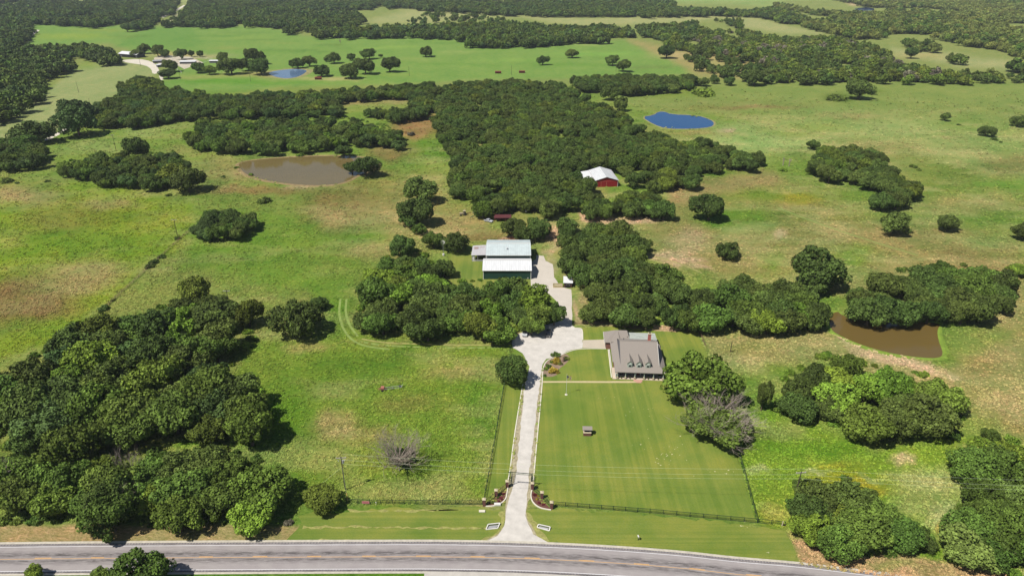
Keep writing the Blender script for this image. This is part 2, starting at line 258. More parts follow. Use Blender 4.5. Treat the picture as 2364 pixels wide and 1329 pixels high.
def ground_mat():
    m = bpy.data.materials.new('meadow grass'); m.use_nodes = True; t = m.node_tree; n = t.nodes; l = t.links
    b = n['Principled BSDF']; b.inputs['Roughness'].default_value = 0.95; b.inputs['Specular IOR Level'].default_value = 0.05
    at = n.new('ShaderNodeAttribute'); at.attribute_name = 'meadow'
    tc = n.new('ShaderNodeTexCoord')
    def noise(sx, sy, rot, scale, det=5, ro=.6):
        mp = n.new('ShaderNodeMapping'); mp.inputs['Scale'].default_value = (sx, sy, 1); mp.inputs['Rotation'].default_value = (0, 0, rot)
        l.new(tc.outputs['Object'], mp.inputs[0]); z = n.new('ShaderNodeTexNoise'); z.inputs['Scale'].default_value = scale
        z.inputs['Detail'].default_value = det; z.inputs['Roughness'].default_value = ro; l.new(mp.outputs[0], z.inputs['Vector']); return z.outputs['Fac']
    fine = noise(1, 1.7, .6, .9, 6, .7); mid = noise(1, 1, 0, .16, 5, .6); streak = noise(.35, 2.2, .5, .5, 4, .7)
    def rng_(v, a, b_, lo, hi):
        r = n.new('ShaderNodeMapRange'); r.inputs['From Min'].default_value = a; r.inputs['From Max'].default_value = b_
        r.inputs['To Min'].default_value = lo; r.inputs['To Max'].default_value = hi; l.new(v, r.inputs['Value']); return r.outputs['Result']
    def mul(c, f, tint):
        mx = n.new('ShaderNodeMix'); mx.data_type = 'RGBA'; mx.blend_type = 'MULTIPLY'
        l.new(f, mx.inputs['Factor']); l.new(c, mx.inputs['A']); mx.inputs['B'].default_value = tint; return mx.outputs['Result']
    c = mul(at.outputs['Color'], rng_(fine, .42, .62, 1, 0), (.62, .72, .55, 1))
    c = mul(c, rng_(mid, .4, .65, 0, .9), (1.22, 1.04, 1.1, 1))
    c = mul(c, rng_(streak, .48, .66, 0, .8), (1.5, 1.34, 1.5, 1))
    l.new(c, b.inputs['Base Color'])
    bp = n.new('ShaderNodeBump'); bp.inputs['Distance'].default_value = .9; bp.inputs['Strength'].default_value = .8
    l.new(fine, bp.inputs['Height']); l.new(bp.outputs[0], b.inputs['Normal'])
    return m
gme, GCOL = build_ground()
MG = ground_mat()
tag(link('ground', gme, MG), kind='structure')
def sheet(name, pts, z, m, kind='structure', label=None, rough=0.0, step=3.0, wpts=False):
    """flat sheet with an outline given in survey points; its border is made slightly ragged"""
    W = [Vector(p) if wpts else P(*p) for p in pts]; out = []
    for i in range(len(W)):
        a, b = W[i], W[(i + 1) % len(W)]; L = (b - a).length; k = max(1, int(L / step)) if rough else 1
        for j in range(k):
            p = a.lerp(b, j / k); nrm = Vector((b.y - a.y, a.x - b.x, 0)).normalized() if L > 0 else Vector((0, 0, 0))
            if rough: p = p + nrm * random.uniform(-rough, rough)
            out.append((p.x, p.y, z))
    bm = bmesh.new(); f = bm.faces.new([bm.verts.new(v) for v in out]); bm.normal_update()
    if f.normal.z < 0: f.normal_flip()
    bmesh.ops.triangulate(bm, faces=bm.faces)
    me = bpy.data.meshes.new(name); bm.to_mesh(me); bm.free()
    o = link(name, me, m); o['kind'] = kind
    if label: o['label'] = label
    return o
def smooth(pts, it=2, closed=True):
    pts = [Vector((p[0], p[1])) for p in pts]
    for _ in range(it):
        q = []; n = len(pts)
        for i in range(n if closed else n - 1):
            a, b = pts[i], pts[(i + 1) % n]; q += [a * .75 + b * .25, a * .25 + b * .75]
        if not closed: q = [pts[0]] + q + [pts[-1]]
        pts = q
    return [(p.x, p.y) for p in pts]
# ---------------------------------------------------------------- lawns, drive, road
def lawn_mat(name, rot, base, w1=.55):
    m = bpy.data.materials.new(name); m.use_nodes = True; t = m.node_tree; n = t.nodes; l = t.links
    b = n['Principled BSDF']; b.inputs['Roughness'].default_value = 0.95; b.inputs['Specular IOR Level'].default_value = 0.05
    tc = n.new('ShaderNodeTexCoord')
    def noise(sx, sy, scale, det, lo, hi, a, b_):
        mp = n.new('ShaderNodeMapping'); mp.inputs['Scale'].default_value = (sy, sx, 1) if rot > 1 else (sx, sy, 1)
        l.new(tc.outputs['Object'], mp.inputs[0]); z = n.new('ShaderNodeTexNoise'); z.inputs['Scale'].default_value = scale; z.inputs['Detail'].default_value = det
        z.inputs['Roughness'].default_value = .6
        l.new(mp.outputs[0], z.inputs['Vector']); r = n.new('ShaderNodeMapRange')
        r.inputs['From Min'].default_value = lo; r.inputs['From Max'].default_value = hi; r.inputs['To Min'].default_value = a; r.inputs['To Max'].default_value = b_
        l.new(z.outputs['Fac'], r.inputs['Value']); return r.outputs['Result'], z.outputs['Fac']
    s1, _ = noise(w1, .008, 1, 2, .42, .58, 0, .62); s2, _ = noise(1, 1, .09, 6, .42, .62, 0, .9); s3, f3 = noise(1, 1, 2.2, 4, .35, .65, 0, .5); s4, _ = noise(1, 1, .035, 5, .45, .6, 0, .8)
    c = None
    for s, tint in ((s1, (1.42, 1.22, 1.35, 1)), (s2, (1.34, 1.12, 1.15, 1)), (s3, (.74, .8, .7, 1)), (s4, (.72, .86, .72, 1))):
        mx = n.new('ShaderNodeMix'); mx.data_type = 'RGBA'; mx.blend_type = 'MULTIPLY'; l.new(s, mx.inputs['Factor'])
        if c is None: mx.inputs['A'].default_value = base
        else: l.new(c, mx.inputs['A'])
        mx.inputs['B'].default_value = tint; c = mx.outputs['Result']
    l.new(c, b.inputs['Base Color'])
    bp = n.new('ShaderNodeBump'); bp.inputs['Distance'].default_value = .06; l.new(f3, bp.inputs['Height']); l.new(bp.outputs[0], b.inputs['Normal'])
    return m
ML1 = lawn_mat('mown lawn', 0, C(120, 139, 60)); ML2 = lawn_mat('mown verge', math.radians(92), C(122, 139, 62), .8)
LAWN = [(1253, 845), (1262, 830), (1290, 822), (1318, 809), (1345, 804), (1345, 757), (1420, 753), (1500, 763), (1560, 766), (1606, 760), (1625, 800), (1660, 900), (1697, 1020), (1745, 1205), (1280, 1166), (1232, 1119), (1241, 1000), (1252, 882)]
sheet('lawn', LAWN, .02, ML1, rough=.12)
sheet('side_lawn', [(1166, 880), (1208, 880), (1188, 1000), (1177, 1090), (1168, 1115), (1120, 1152)], .02, ML1, rough=.1)
sheet('barn_lawn', smooth([(1036, 570), (1120, 560), (1225, 560), (1225, 700), (1130, 700), (1050, 690), (1020, 640)], 1), .02, lawn_mat('barn lawn', .4, C(124, 140, 66)), rough=.5)
sheet('verge', [(704, 1184), (760, 1180), (800, 1177), (1118, 1171), (1160, 1175), (1164, 1215), (1150, 1232), (1108, 1251), (640, 1251), (672, 1240), (690, 1222), (700, 1204), (690, 1192)], .02, ML2, rough=.9, step=1.5)
sheet('verge', [(1214, 1178), (1280, 1172), (1500, 1188), (1745, 1212), (1815, 1225), (1850, 1304), (1700, 1288), (1450, 1264), (1268, 1250), (1232, 1232), (1212, 1205)], .02, ML2, rough=.9, step=1.5)
MGR = mat('white gravel', C(216, 210, 201), .95, .14, .4, bump=.03, bscale=5, spec=.1)
MCO = mat('concrete', C(212, 203, 190), .9, .07, .25, spec=.15)
MCO2 = mat('apron concrete', C(204, 192, 172), .9, .06, .4, spec=.15)
MCURB = mat('curb concrete', C(232, 226, 206), .85, .06, 1, spec=.2)
MPATH = mat('sand path', C(206, 190, 146), .95, .08, 1, spec=.1)
MDG = mat('drive edge stones', C(176, 166, 136), .95, .4, 1.3, spec=.1)
sheet('drive_edge', [(1188, 1000), (1207, 885), (1215, 868), (1253, 850), (1252, 882), (1241, 1000), (1232, 1100), (1231, 1118), (1214, 1180), (1220, 1200), (1240, 1235), (1262, 1252), (1112, 1252), (1152, 1232), (1163, 1212), (1170, 1150), (1176, 1110)], .026, MDG, rough=.25, step=1.5)
DRV = [(1110, 1253), (1150, 1237), (1166, 1212), (1169, 1185), (1174, 1158), (1184, 1122), (1192, 1085), (1200, 1000), (1210, 900), (1217, 868), (1222, 846), (1206, 815), (1184, 802), (1181, 790), (1190, 774), (1225, 758), (1300, 740), (1330, 757), (1342, 759), (1345, 766), (1345, 803), (1318, 807), (1289, 821), (1261, 828), (1251, 846), (1248, 872), (1238, 950), (1232, 1000), (1226, 1060), (1222, 1090), (1217, 1150), (1212, 1190), (1218, 1210), (1232, 1232), (1266, 1253)]
sheet('driveway', DRV, .032, MGR, rough=.2, step=1.5)
sheet('barn_drive', [(1225, 664), (1225, 606), (1238, 598), (1238, 589), (1256, 591), (1259, 602), (1276, 610), (1280, 640), (1294, 662), (1319, 668), (1322, 757), (1300, 760), (1290, 700), (1262, 674), (1234, 676)], .028, MCO, rough=.15)
sheet('garage_apron', [(1345.5, 785), (1400, 783.5), (1400, 804), (1345.5, 803)], .06, MCO2)
sheet('garden_path', [(1252, 879.3), (1470, 879.3), (1470, 883.2), (1252, 883.2)], .036, MPATH, rough=.06)
def ribbon(name, pts, z0, w, h, m, kind=None, parent=None, wpts=False):
    W = [Vector(p) if wpts else P(*p) for p in pts]; mb = MB(); n = len(W); L = []
    for i in range(n):
        a = W[max(0, i - 1)]; b = W[min(n - 1, i + 1)]; t = (b - a).normalized(); s = Vector((t.y, -t.x, 0)) * w / 2
        L.append((W[i] - s, W[i] + s))
    V = []
    for a, b in L: V += [(a.x, a.y, z0), (b.x, b.y, z0), (b.x, b.y, z0 + h), (a.x, a.y, z0 + h)]
    F = []
    for i in range(n - 1):
        k = 4 * i
        F += [(k + 3, k + 2, k + 6, k + 7), (k, k + 3, k + 7, k + 4), (k + 1, k + 5, k + 6, k + 2)] if h > 0 else [(k, k + 1, k + 5, k + 4)]
    if h > 0: F += [(0, 1, 2, 3), (4 * n - 4, 4 * n - 1, 4 * n - 2, 4 * n - 3)]
    mb.add(V, F); return mb.build(name, m, parent, kind)
for pts in ([(1207, 886), (1188, 1000), (1177, 1090), (1173, 1108)], [(1231.5, 1108), (1241, 1000), (1247, 940), (1252, 882), (1253, 850), (1262, 831), (1290, 822.5), (1318, 809), (1345, 804.5), (1399, 805)],
            [(1325, 757), (1340, 757), (1345, 762), (1345.5, 784)]):
    ribbon('curb', smooth(pts, 2, False), 0, .28, .13, MCURB, 'structure')
# road: its far edge line surveyed, the rest set off from it
top = [(-900, 1278), (-500, 1270), (0, 1262.5), (450, 1258.5), (900, 1256.5), (1050, 1257), (1182, 1259.5), (1320, 1265), (1450, 1272.5), (1580, 1283), (1700, 1296), (1850, 1309), (2000, 1327), (2200, 1352), (2500, 1392), (2900, 1450), (3300, 1520)]
topw = [P(*p) for p in top]
def offs(W, d):
    o = []
    for i in range(len(W)):
        a = W[max(0, i - 1)]; b = W[min(len(W) - 1, i + 1)]; t = (b - a).normalized(); o.append(W[i] + Vector((t.y, -t.x, 0)) * d)
    return o
def dens(W, k=10):
    o = []
    for i in range(len(W) - 1):
        p0 = W[max(0, i - 1)]; p1 = W[i]; p2 = W[i + 1]; p3 = W[min(len(W) - 1, i + 2)]
        for j in range(k):
            t = j / k; o.append(.5 * ((2 * p1) + (p2 - p0) * t + (2 * p0 - 5 * p1 + 4 * p2 - p3) * t * t + (3 * p1 - p0 - 3 * p2 + p3) * t ** 3))
    return o + [W[-1]]
TW = dens(topw)
def strip(name, d0, d1, z, m, kind='structure'):
    A = offs(TW, d0); B = offs(TW, d1); n = len(A)
    V = [(p.x, p.y, z) for p in A] + [(p.x, p.y, z) for p in B]
    me = mesh(name, V, [(i, i + 1, n + i + 1, n + i) for i in range(n - 1)])
    me.uv_layers.new(name='UVMap'); uv = me.uv_layers[0].data; s = [0]
    for i in range(1, n): s.append(s[-1] + (TW[i] - TW[i - 1]).length)
    for pl in me.polygons:
        for li in pl.loop_indices:
            v = me.loops[li].vertex_index; uv[li].uv = (s[v % n], d0 if v < n else d1)
    o = link(name, me, m); o['kind'] = kind; me.flip_normals() if me.polygons[0].normal.z < 0 else None
    return o
def road_mat():
    m = bpy.data.materials.new('worn asphalt'); m.use_nodes = True; t = m.node_tree; n = t.nodes; l = t.links
    b = n['Principled BSDF']; b.inputs['Roughness'].default_value = .95; b.inputs['Specular IOR Level'].default_value = .03
    uv = n.new('ShaderNodeUVMap'); uv.uv_map = 'UVMap'
    sp = n.new('ShaderNodeSeparateXYZ'); l.new(uv.outputs[0], sp.inputs[0])
    # tar-dark wheel bands beside the centre line
    ramp = n.new('ShaderNodeValToRGB'); mr = n.new('ShaderNodeMapRange'); mr.inputs['From Min'].default_value = -1; mr.inputs['From Max'].default_value = 8
    l.new(sp.outputs['Y'], mr.inputs['Value']); l.new(mr.outputs['Result'], ramp.inputs['Fac'])
    e = ramp.color_ramp.elements; e[0].position = 0; e[0].color = (.55,) * 3 + (1,); e[1].position = 1; e[1].color = (.5,) * 3 + (1,)
    for p, v in ((.1, .5), (.13, .12), (.2, .1), (.29, .35), (.38, .9), (.46, .4), (.5, .25), (.56, .8), (.63, .45), (.72, .1), (.86, .08), (.885, .2), (.9, .9)):
        k = e.new(p); k.color = (v, v, v, 1)
    mp = n.new('ShaderNodeMapping'); mp.inputs['Scale'].default_value = (.22, 1.6, 1); l.new(uv.outputs[0], mp.inputs[0])
    nz = n.new('ShaderNodeTexNoise'); nz.inputs['Scale'].default_value = 1.6; nz.inputs['Detail'].default_value = 8; nz.inputs['Roughness'].default_value = .75; l.new(mp.outputs[0], nz.inputs['Vector'])
    r = n.new('ShaderNodeMapRange'); r.inputs['From Min'].default_value = .38; r.inputs['From Max'].default_value = .62; l.new(nz.outputs['Fac'], r.inputs['Value'])
    mm = n.new('ShaderNodeMath'); mm.operation = 'MULTIPLY'; mm.use_clamp = True; r.inputs['To Min'].default_value = .25; r.inputs['To Max'].default_value = 1.5; l.new(r.outputs['Result'], mm.inputs[0]); l.new(ramp.outputs['Color'], mm.inputs[1])
    mx = n.new('ShaderNodeMix'); mx.data_type = 'RGBA'; l.new(mm.outputs[0], mx.inputs['Factor']); mx.inputs['A'].default_value = C(180, 173, 170); mx.inputs['B'].default_value = C(104, 99, 98)
    n2 = n.new('ShaderNodeTexNoise'); n2.inputs['Scale'].default_value = .35; n2.inputs['Detail'].default_value = 6; l.new(uv.outputs[0], n2.inputs['Vector'])
    r2 = n.new('ShaderNodeMapRange'); r2.inputs['From Min'].default_value = .35; r2.inputs['From Max'].default_value = .65; r2.inputs['To Max'].default_value = .7; l.new(n2.outputs['Fac'], r2.inputs['Value'])
    m2 = n.new('ShaderNodeMix'); m2.data_type = 'RGBA'; m2.blend_type = 'MULTIPLY'; l.new(r2.outputs['Result'], m2.inputs['Factor']); l.new(mx.outputs['Result'], m2.inputs['A']); m2.inputs['B'].default_value = (.86, .84, .86, 1)
    l.new(m2.outputs['Result'], b.inputs['Base Color']); return m
MSH = mat('shoulder gravel', C(206, 198, 182), .95, .2, 1.2, spec=.1)
strip('road_shoulder', -1.5, 8.0, .04, MSH); strip('road', -.85, 7.45, .048, road_mat())
MWH = mat('white road paint', C(236, 234, 236), .7, .1, 2); MYE = mat('yellow road paint', C(226, 176, 110), .7, .12, 2)
strip('edge_line', -.07, .07, .054, MWH); strip('edge_line', 6.74, 6.88, .054, MWH); strip('centre_line', 3.40, 3.52, .054, MYE)
cl = offs(dens(topw, 60), 3.24); acc = 0; mb = MB(); st = None
for i in range(1, len(cl)):
    seg = (cl[i] - cl[i - 1]); acc += seg.length
    if acc % 12 < 3.2:
        t = seg.normalized(); s_ = Vector((t.y, -t.x, 0)) * .09; a, b_ = cl[i - 1], cl[i]
        mb.add([(a - s_) + Vector((0, 0, .056)), (a + s_) + Vector((0, 0, .056)), (b_ + s_) + Vector((0, 0, .056)), (b_ - s_) + Vector((0, 0, .056))], [(0, 1, 2, 3)])
mb.build('lane_dashes', MYE, None, 'structure')
# rumble grooves along both edges: dark bars pressed beside the lines
MBS = mat('bare dry strip', C(158, 156, 88), .95, .4, 1.2)
for i, pts in enumerate(([(700, 1214), (820, 1213), (960, 1216), (1080, 1217), (1130, 1218), (1080, 1220.5), (960, 1219), (820, 1217), (700, 1220)], [(800, 1176), (960, 1177), (1080, 1175), (960, 1180), (820, 1181)], [(700, 1244), (1104, 1248), (1110, 1251), (700, 1251)], [(1214, 1180), (1230, 1190), (1242, 1216), (1262, 1240), (1272, 1253), (1256, 1253), (1230, 1232), (1212, 1206)], [(1270, 1251), (1450, 1265), (1700, 1290), (1850, 1304), (1700, 1287), (1450, 1262)], [(1152, 1180), (1165, 1180), (1164, 1214), (1148, 1234), (1110, 1252), (1096, 1250), (1142, 1232), (1156, 1210)])):
    sheet('bare_strip', pts, .0235 + .001 * (i % 2), MBS, rough=.35, step=1.0)
MRB = mat('rumble groove asphalt', C(118, 114, 116), .95, .1, 2)
mb = MB(); A = dens(topw, 14)
for d0 in (-.62, 7.12):
    cl = offs(dens(topw, 200), d0); acc = 0; nx = 0
    for i in range(1, len(cl)):
        acc += (cl[i] - cl[i - 1]).length
        if acc >= nx and -150 < cl[i].x < 150:
            nx = acc + .62; t = (cl[i] - cl[i - 1]).normalized() * .14; s_ = Vector((t.y, -t.x, 0)).normalized() * .2; p = cl[i] + Vector((0, 0, .053))
            mb.add([p - t - s_, p + t - s_, p + t + s_, p - t + s_], [(0, 1, 2, 3)])
mb.build('rumble_strip', MRB, None, 'structure')
sheet('layby', [(980, 1322), (1000, 1316), (1200, 1319), (1300, 1327), (1330, 1345), (980, 1350)], .044, mat('layby concrete', C(200, 194, 184), .95, .12, .5), rough=.3)
# farm tracks and ranch yard
MTR = mat('pale farm track', C(222, 214, 196), .95, .1, .1, spec=.1)
sheet('ranch_road', smooth([(282, 139), (320, 136), (350, 142), (362, 152), (370, 168), (352, 172), (350, 160), (336, 151), (300, 146), (284, 143)], 1), .03, MTR)
sheet('ranch_road', [(372, 168), (378, 184), (371, 186), (366, 172)], .03, MTR)
sheet('ranch_road', smooth([(100, 322), (130, 308), (165, 286), (172, 290), (140, 310), (106, 326)], 1), .03, MTR)
sheet('ranch_road', [(48, 94), (84, 69), (92, 70), (56, 97)], .03, MTR)
sheet('ranch_road', [(372, 38), (400, 26), (424, 12), (428, 14), (402, 30), (376, 42)], .03, MTR); sheet('ranch_road', [(350, 42), (366, 38), (366, 41), (352, 45)], .03, MTR)
sheet('ranch_yard', [(355, 134), (372, 128), (440, 132), (470, 145), (425, 160), (410, 150), (372, 152), (358, 142)], .025, mat('pale yard dirt', C(200, 190, 168), .95, .3, .15))
# wheel tracks through the meadow
MWT = mat('worn wheel track', C(164, 160, 94), .95, .35, .6)
MWT2 = mat('pressed grass', C(140, 160, 82), .95, .3, .6)
for pts, m_ in (([(835, 782), (880, 790), (940, 793), (1010, 795), (1080, 796), (1160, 797)], MWT), ([(832, 788), (880, 797), (940, 800), (1010, 802), (1080, 803), (1170, 801)], MWT2),
            ([(800, 690), (797, 720), (806, 750), (826, 776)], MWT2), ([(786, 690), (782, 722), (790, 756), (812, 786), (845, 800), (900, 806)], MWT2),
            ([(1500, 590), (1560, 604), (1620, 630)], MWT), ([(1492, 597), (1550, 612), (1600, 636)], MWT), ([(1795, 480), (1900, 520), (2000, 553), (2120, 590)], MWT2), ([(1800, 478), (1905, 516), (2010, 550), (2130, 588)], MWT)):
    ribbon('wheel_track', smooth(pts, 2, False), .012, .8, 0, m_, 'structure')
# ---------------------------------------------------------------- ponds
def water(name, pts, z, base, rough, label, bank=None, bw=1.5):
    m = bpy.data.materials.new(name + ' water'); m.use_nodes = True; t = m.node_tree; n = t.nodes; l = t.links; b = n['Principled BSDF']
    b.inputs['Roughness'].default_value = rough; b.inputs['IOR'].default_value = 1.333; b.inputs['Specular IOR Level'].default_value = .5
    tc = n.new('ShaderNodeTexCoord'); nz = n.new('ShaderNodeTexNoise'); nz.inputs['Scale'].default_value = .04; nz.inputs['Detail'].default_value = 4; l.new(tc.outputs['Object'], nz.inputs['Vector'])
    mx = n.new('ShaderNodeMix'); mx.data_type = 'RGBA'; mx.inputs['A'].default_value = base; mx.inputs['B'].default_value = (base[0] * 1.35, base[1] * 1.3, base[2] * 1.2, 1); l.new(nz.outputs['Fac'], mx.inputs['Factor']); l.new(mx.outputs['Result'], b.inputs['Base Color'])
    n2 = n.new('ShaderNodeTexNoise'); n2.inputs['Scale'].default_value = 1.5; n2.inputs['Detail'].default_value = 3; l.new(tc.outputs['Object'], n2.inputs['Vector'])
    bp = n.new('ShaderNodeBump'); bp.inputs['Distance'].default_value = .02; l.new(n2.outputs['Fac'], bp.inputs['Height']); l.new(bp.outputs[0], b.inputs['Normal'])
    pts = smooth(pts, 1 if 'blue' in name else 2); sheet(name, pts, z, m, label=label)
    if bank:
        W = [P(*p) for p in pts]; c = sum(W, Vector()) / len(W)
        out = []
        for i, p in enumerate(W):
            d = (p - c); d.normalize(); out.append(p + d * bw * (0.6 + fbm(np.array(i * .25), np.array(3.0), 3) * .9))
        n_ = len(W); V = [(p.x, p.y, z - .006) for p in W] + [(p.x, p.y, z - .01) for p in out]
        # raised lip of earth around the water
        mid = [(a.x * .6 + b.x * .4, a.y * .6 + b.y * .4, z + .22) for a, b in zip(W, out)]
        V = [(p.x, p.y, z - .006) for p in W] + mid + [(p.x, p.y, .001) for p in out]
        F = []
        for r in range(2):
            for i in range(n_): j = (i + 1) % n_; F.append((r * n_ + i, r * n_ + j, (r + 1) * n_ + j, (r + 1) * n_ + i))
        me = mesh(name + '_bank', V, F); o = link(name + '_bank', me, bank); o['kind'] = 'structure'
        if me.polygons[0].normal.z < 0: me.flip_normals()
MBK = mat('muddy bank', C(150, 130, 88), .95, .35, .4); MBK2 = mat('duckweed bank', C(126, 152, 52), .95, .3, .5); MBK3 = mat('pale bank', C(150, 144, 92), .95, .3, .3)
water('stock_pond', [(548, 382), (560, 374), (600, 368), (660, 364), (720, 361), (790, 360), (830, 362), (870, 372), (868, 392), (830, 402), (800, 420), (760, 428), (690, 427), (620, 418), (570, 405)], .03, C(124, 110, 70, .5), .06, 'wide brown farm pond on the left, oak clump on its far corner', MBK, 2.5)
water('side_pond', [(1915, 728), (1936, 716), (1962, 738), (2060, 742), (2120, 742), (2175, 746), (2163, 760), (2166, 785), (2178, 815), (2170, 826), (2130, 826), (2060, 816), (2000, 800), (1950, 780), (1915, 760)], .03, C(116, 98, 54, .5), .04, 'brown pond with a bright green rim below the oaks on the right', MBK2, 1.9)
water('blue_pond', [(1482, 270), (1510, 266), (1520, 258), (1535, 258), (1548, 264), (1610, 267), (1640, 276), (1650, 286), (1640, 294), (1600, 298), (1540, 298), (1510, 288)], .03, C(14, 76, 132, .55), .18, 'deep blue pond in the right meadow beside the big wood', MBK3, 1.5)
water('ranch_pond', [(616, 169), (640, 163), (680, 159), (712, 162), (700, 172), (684, 179), (660, 182), (636, 178)], .03, C(96, 124, 160, .55), .15, 'pale blue pond in the far bright meadow', MBK3, 6)
water('far_pond', [(1972, 20), (2000, 17), (2020, 20), (2016, 25), (1990, 26), (1975, 24)], .03, C(30, 50, 90, .5), .2, 'small blue pond far off among the trees at the top', None)
# ---------------------------------------------------------------- trees
def leaf_mat(name, col, var=.35):
    m = bpy.data.materials.new(name); m.use_nodes = True; t = m.node_tree; n = t.nodes; l = t.links
    b = n['Principled BSDF']; b.inputs['Roughness'].default_value = .7; b.inputs['Specular IOR Level'].default_value = .12
    ge = n.new('ShaderNodeNewGeometry'); oi = n.new('ShaderNodeObjectInfo')
    mr = n.new('ShaderNodeMapRange'); mr.inputs['To Min'].default_value = 1 - var; mr.inputs['To Max'].default_value = 1 + var; l.new(ge.outputs['Random Per Island'], mr.inputs['Value'])
    m2 = n.new('ShaderNodeMapRange'); m2.inputs['To Min'].default_value = .8; m2.inputs['To Max'].default_value = 1.36; l.new(oi.outputs['Random'], m2.inputs['Value'])
    mu = n.new('ShaderNodeMath'); mu.operation = 'MULTIPLY'; l.new(mr.outputs['Result'], mu.inputs[0]); l.new(m2.outputs['Result'], mu.inputs[1])
    ac = n.new('ShaderNodeAttribute'); ac.attribute_name = 'clump'; m3 = n.new('ShaderNodeMath'); m3.operation = 'MULTIPLY'; l.new(mu.outputs[0], m3.inputs[0]); l.new(ac.outputs['Fac'], m3.inputs[1]); mu = m3
    wn = n.new('ShaderNodeTexWhiteNoise'); wn.noise_dimensions = '1D'; l.new(oi.outputs['Random'], wn.inputs['W'])
    h = n.new('ShaderNodeMapRange'); h.inputs['To Min'].default_value = .472; h.inputs['To Max'].default_value = .510; l.new(wn.outputs['Value'], h.inputs['Value'])
    hs = n.new('ShaderNodeHueSaturation'); hs.inputs['Color'].default_value = col; l.new(mu.outputs[0], hs.inputs['Value']); l.new(h.outputs['Result'], hs.inputs['Hue'])
    l.new(hs.outputs['Color'], b.inputs['Base Color'])
    return m
LM = {'d': leaf_mat('dark oak leaves', C(88, 110, 49)), 'm': leaf_mat('green leaves', C(95, 122, 49)), 'b': leaf_mat('bright green leaves', C(114, 146, 50)),
      'o': leaf_mat('olive leaves', C(104, 126, 47)), 't': leaf_mat('deep green leaves', C(84, 110, 56)), 'g': leaf_mat('bare grey twigs', C(126, 122, 100), .25),
      'y': leaf_mat('light olive leaves', C(124, 138, 66)), 'v': leaf_mat('vine leaves', C(118, 146, 70))}
KNAME = {'d': 'dark green', 'm': 'green', 'b': 'bright green', 'o': 'olive green', 't': 'blue-green', 'g': 'bare grey', 'y': 'light olive', 'v': 'pale'}
MTK = mat('tree bark', C(120, 104, 86), .95, .3, 3, bump=.03); MDEAD = mat('dead grey wood', C(172, 158, 144), .9, .2, 2)
def crown(name, nq, size, nl=9, seed=0, flat=.72, low=.16, spread=.6, sub=7):
    """unit crown: quads of leaves on small clumps gathered round uneven boughs; radius 1, base above the ground"""
    g = np.random.default_rng(seed); L = []
    lean = g.uniform(-.12, .12, 2); ex = g.uniform(.82, 1.15)
    for i in range(nl):
        a = 2 * math.pi * (i + g.uniform(-.35, .35)) / (nl - 1) if i else 0; u = g.uniform(-.3, .75) if i else .95
        rr = math.sqrt(max(.02, 1 - min(1, abs(u)) ** 2)); k = spread * g.uniform(.74, 1.08); R0 = g.uniform(.3, .46)
        c = np.array([rr * k * math.cos(a) * ex + lean[0], rr * k * math.sin(a) / ex + lean[1], u * k * flat]); tb = g.uniform(.72, 1.3)
        for j in range(sub):
            d = g.normal(size=3); d[2] += .35; d /= np.linalg.norm(d); q = c + d * R0 * g.uniform(.55, 1.0) * np.array([1, 1, .8])
            L.append((*q, R0 * g.uniform(.3, .6), tb * g.uniform(.8, 1.22)))
        L.append((*c, R0 * .8, tb * .8))
    L.append((0, 0, -.05, .34, .7)); L = np.array(L)
    w_ = L[:, 3] ** 2; w_ /= w_.sum(); M = nq * 3; idx = g.choice(len(L), M, p=w_)
    v = g.normal(size=(M, 3)); v[:, 2] += .2; v /= np.linalg.norm(v, axis=1)[:, None]
    r = L[idx, 3] * (1.1 - g.random(M) ** 2 * .35)
    p = L[idx, :3] + v * r[:, None]; keep = np.ones(M, bool)
    for k0 in range(0, M, 2000):
        pp = p[k0:k0 + 2000]; d = np.linalg.norm(pp[:, None, :] - L[None, :, :3], axis=2) / L[None, :, 3]; d[np.arange(len(pp)), idx[k0:k0 + 2000]] = 9; keep[k0:k0 + 2000] = (d.min(1) > .72) | (g.random(len(pp)) < .05)
    p = p[keep][:nq]; v = v[keep][:nq]; ti = L[idx[keep][:nq], 4]; n = len(p)
    nr = v + g.normal(size=(n, 3)) * .5; nr /= np.linalg.norm(nr, axis=1)[:, None]
    t = np.cross(nr, g.normal(size=(n, 3))); t /= np.linalg.norm(t, axis=1)[:, None]; bt = np.cross(nr, t)
    s = size * g.uniform(.55, 1.4, n)[:, None]; s2 = s * g.uniform(.5, 1, n)[:, None]
    V = np.stack([p - t * s, p - bt * s2 + nr * s * .15, p + t * s, p + bt * s2 - nr * s * .1], 1).reshape(-1, 3)
    V[:, :2] *= 1.0 / np.percentile(np.linalg.norm(V[:, :2], axis=1), 97.5)
    V[:, 2] += low + flat * spread
    me = quadmesh(name, V, n); at = me.attributes.new('clump', 'FLOAT', 'POINT'); at.data.foreach_set('value', np.repeat(ti, 4).astype(np.float32)); return me
CRN = [crown('crown', 7000, .044, nl=9 + i % 4, sub=8, seed=10 + i, flat=(.78, .7, .85, .66, .74, .9)[i % 6], spread=(.62, .66, .6, .68, .64, .58)[i % 6]) for i in range(8)]
CRL = [crown('crown', 1100, .095, nl=8, sub=3, seed=40 + i, flat=.72) for i in range(5)]
BSH = [crown('bush', 1200, .085, nl=8, sub=4, seed=70 + i, flat=.55, low=-.18) for i in range(4)]
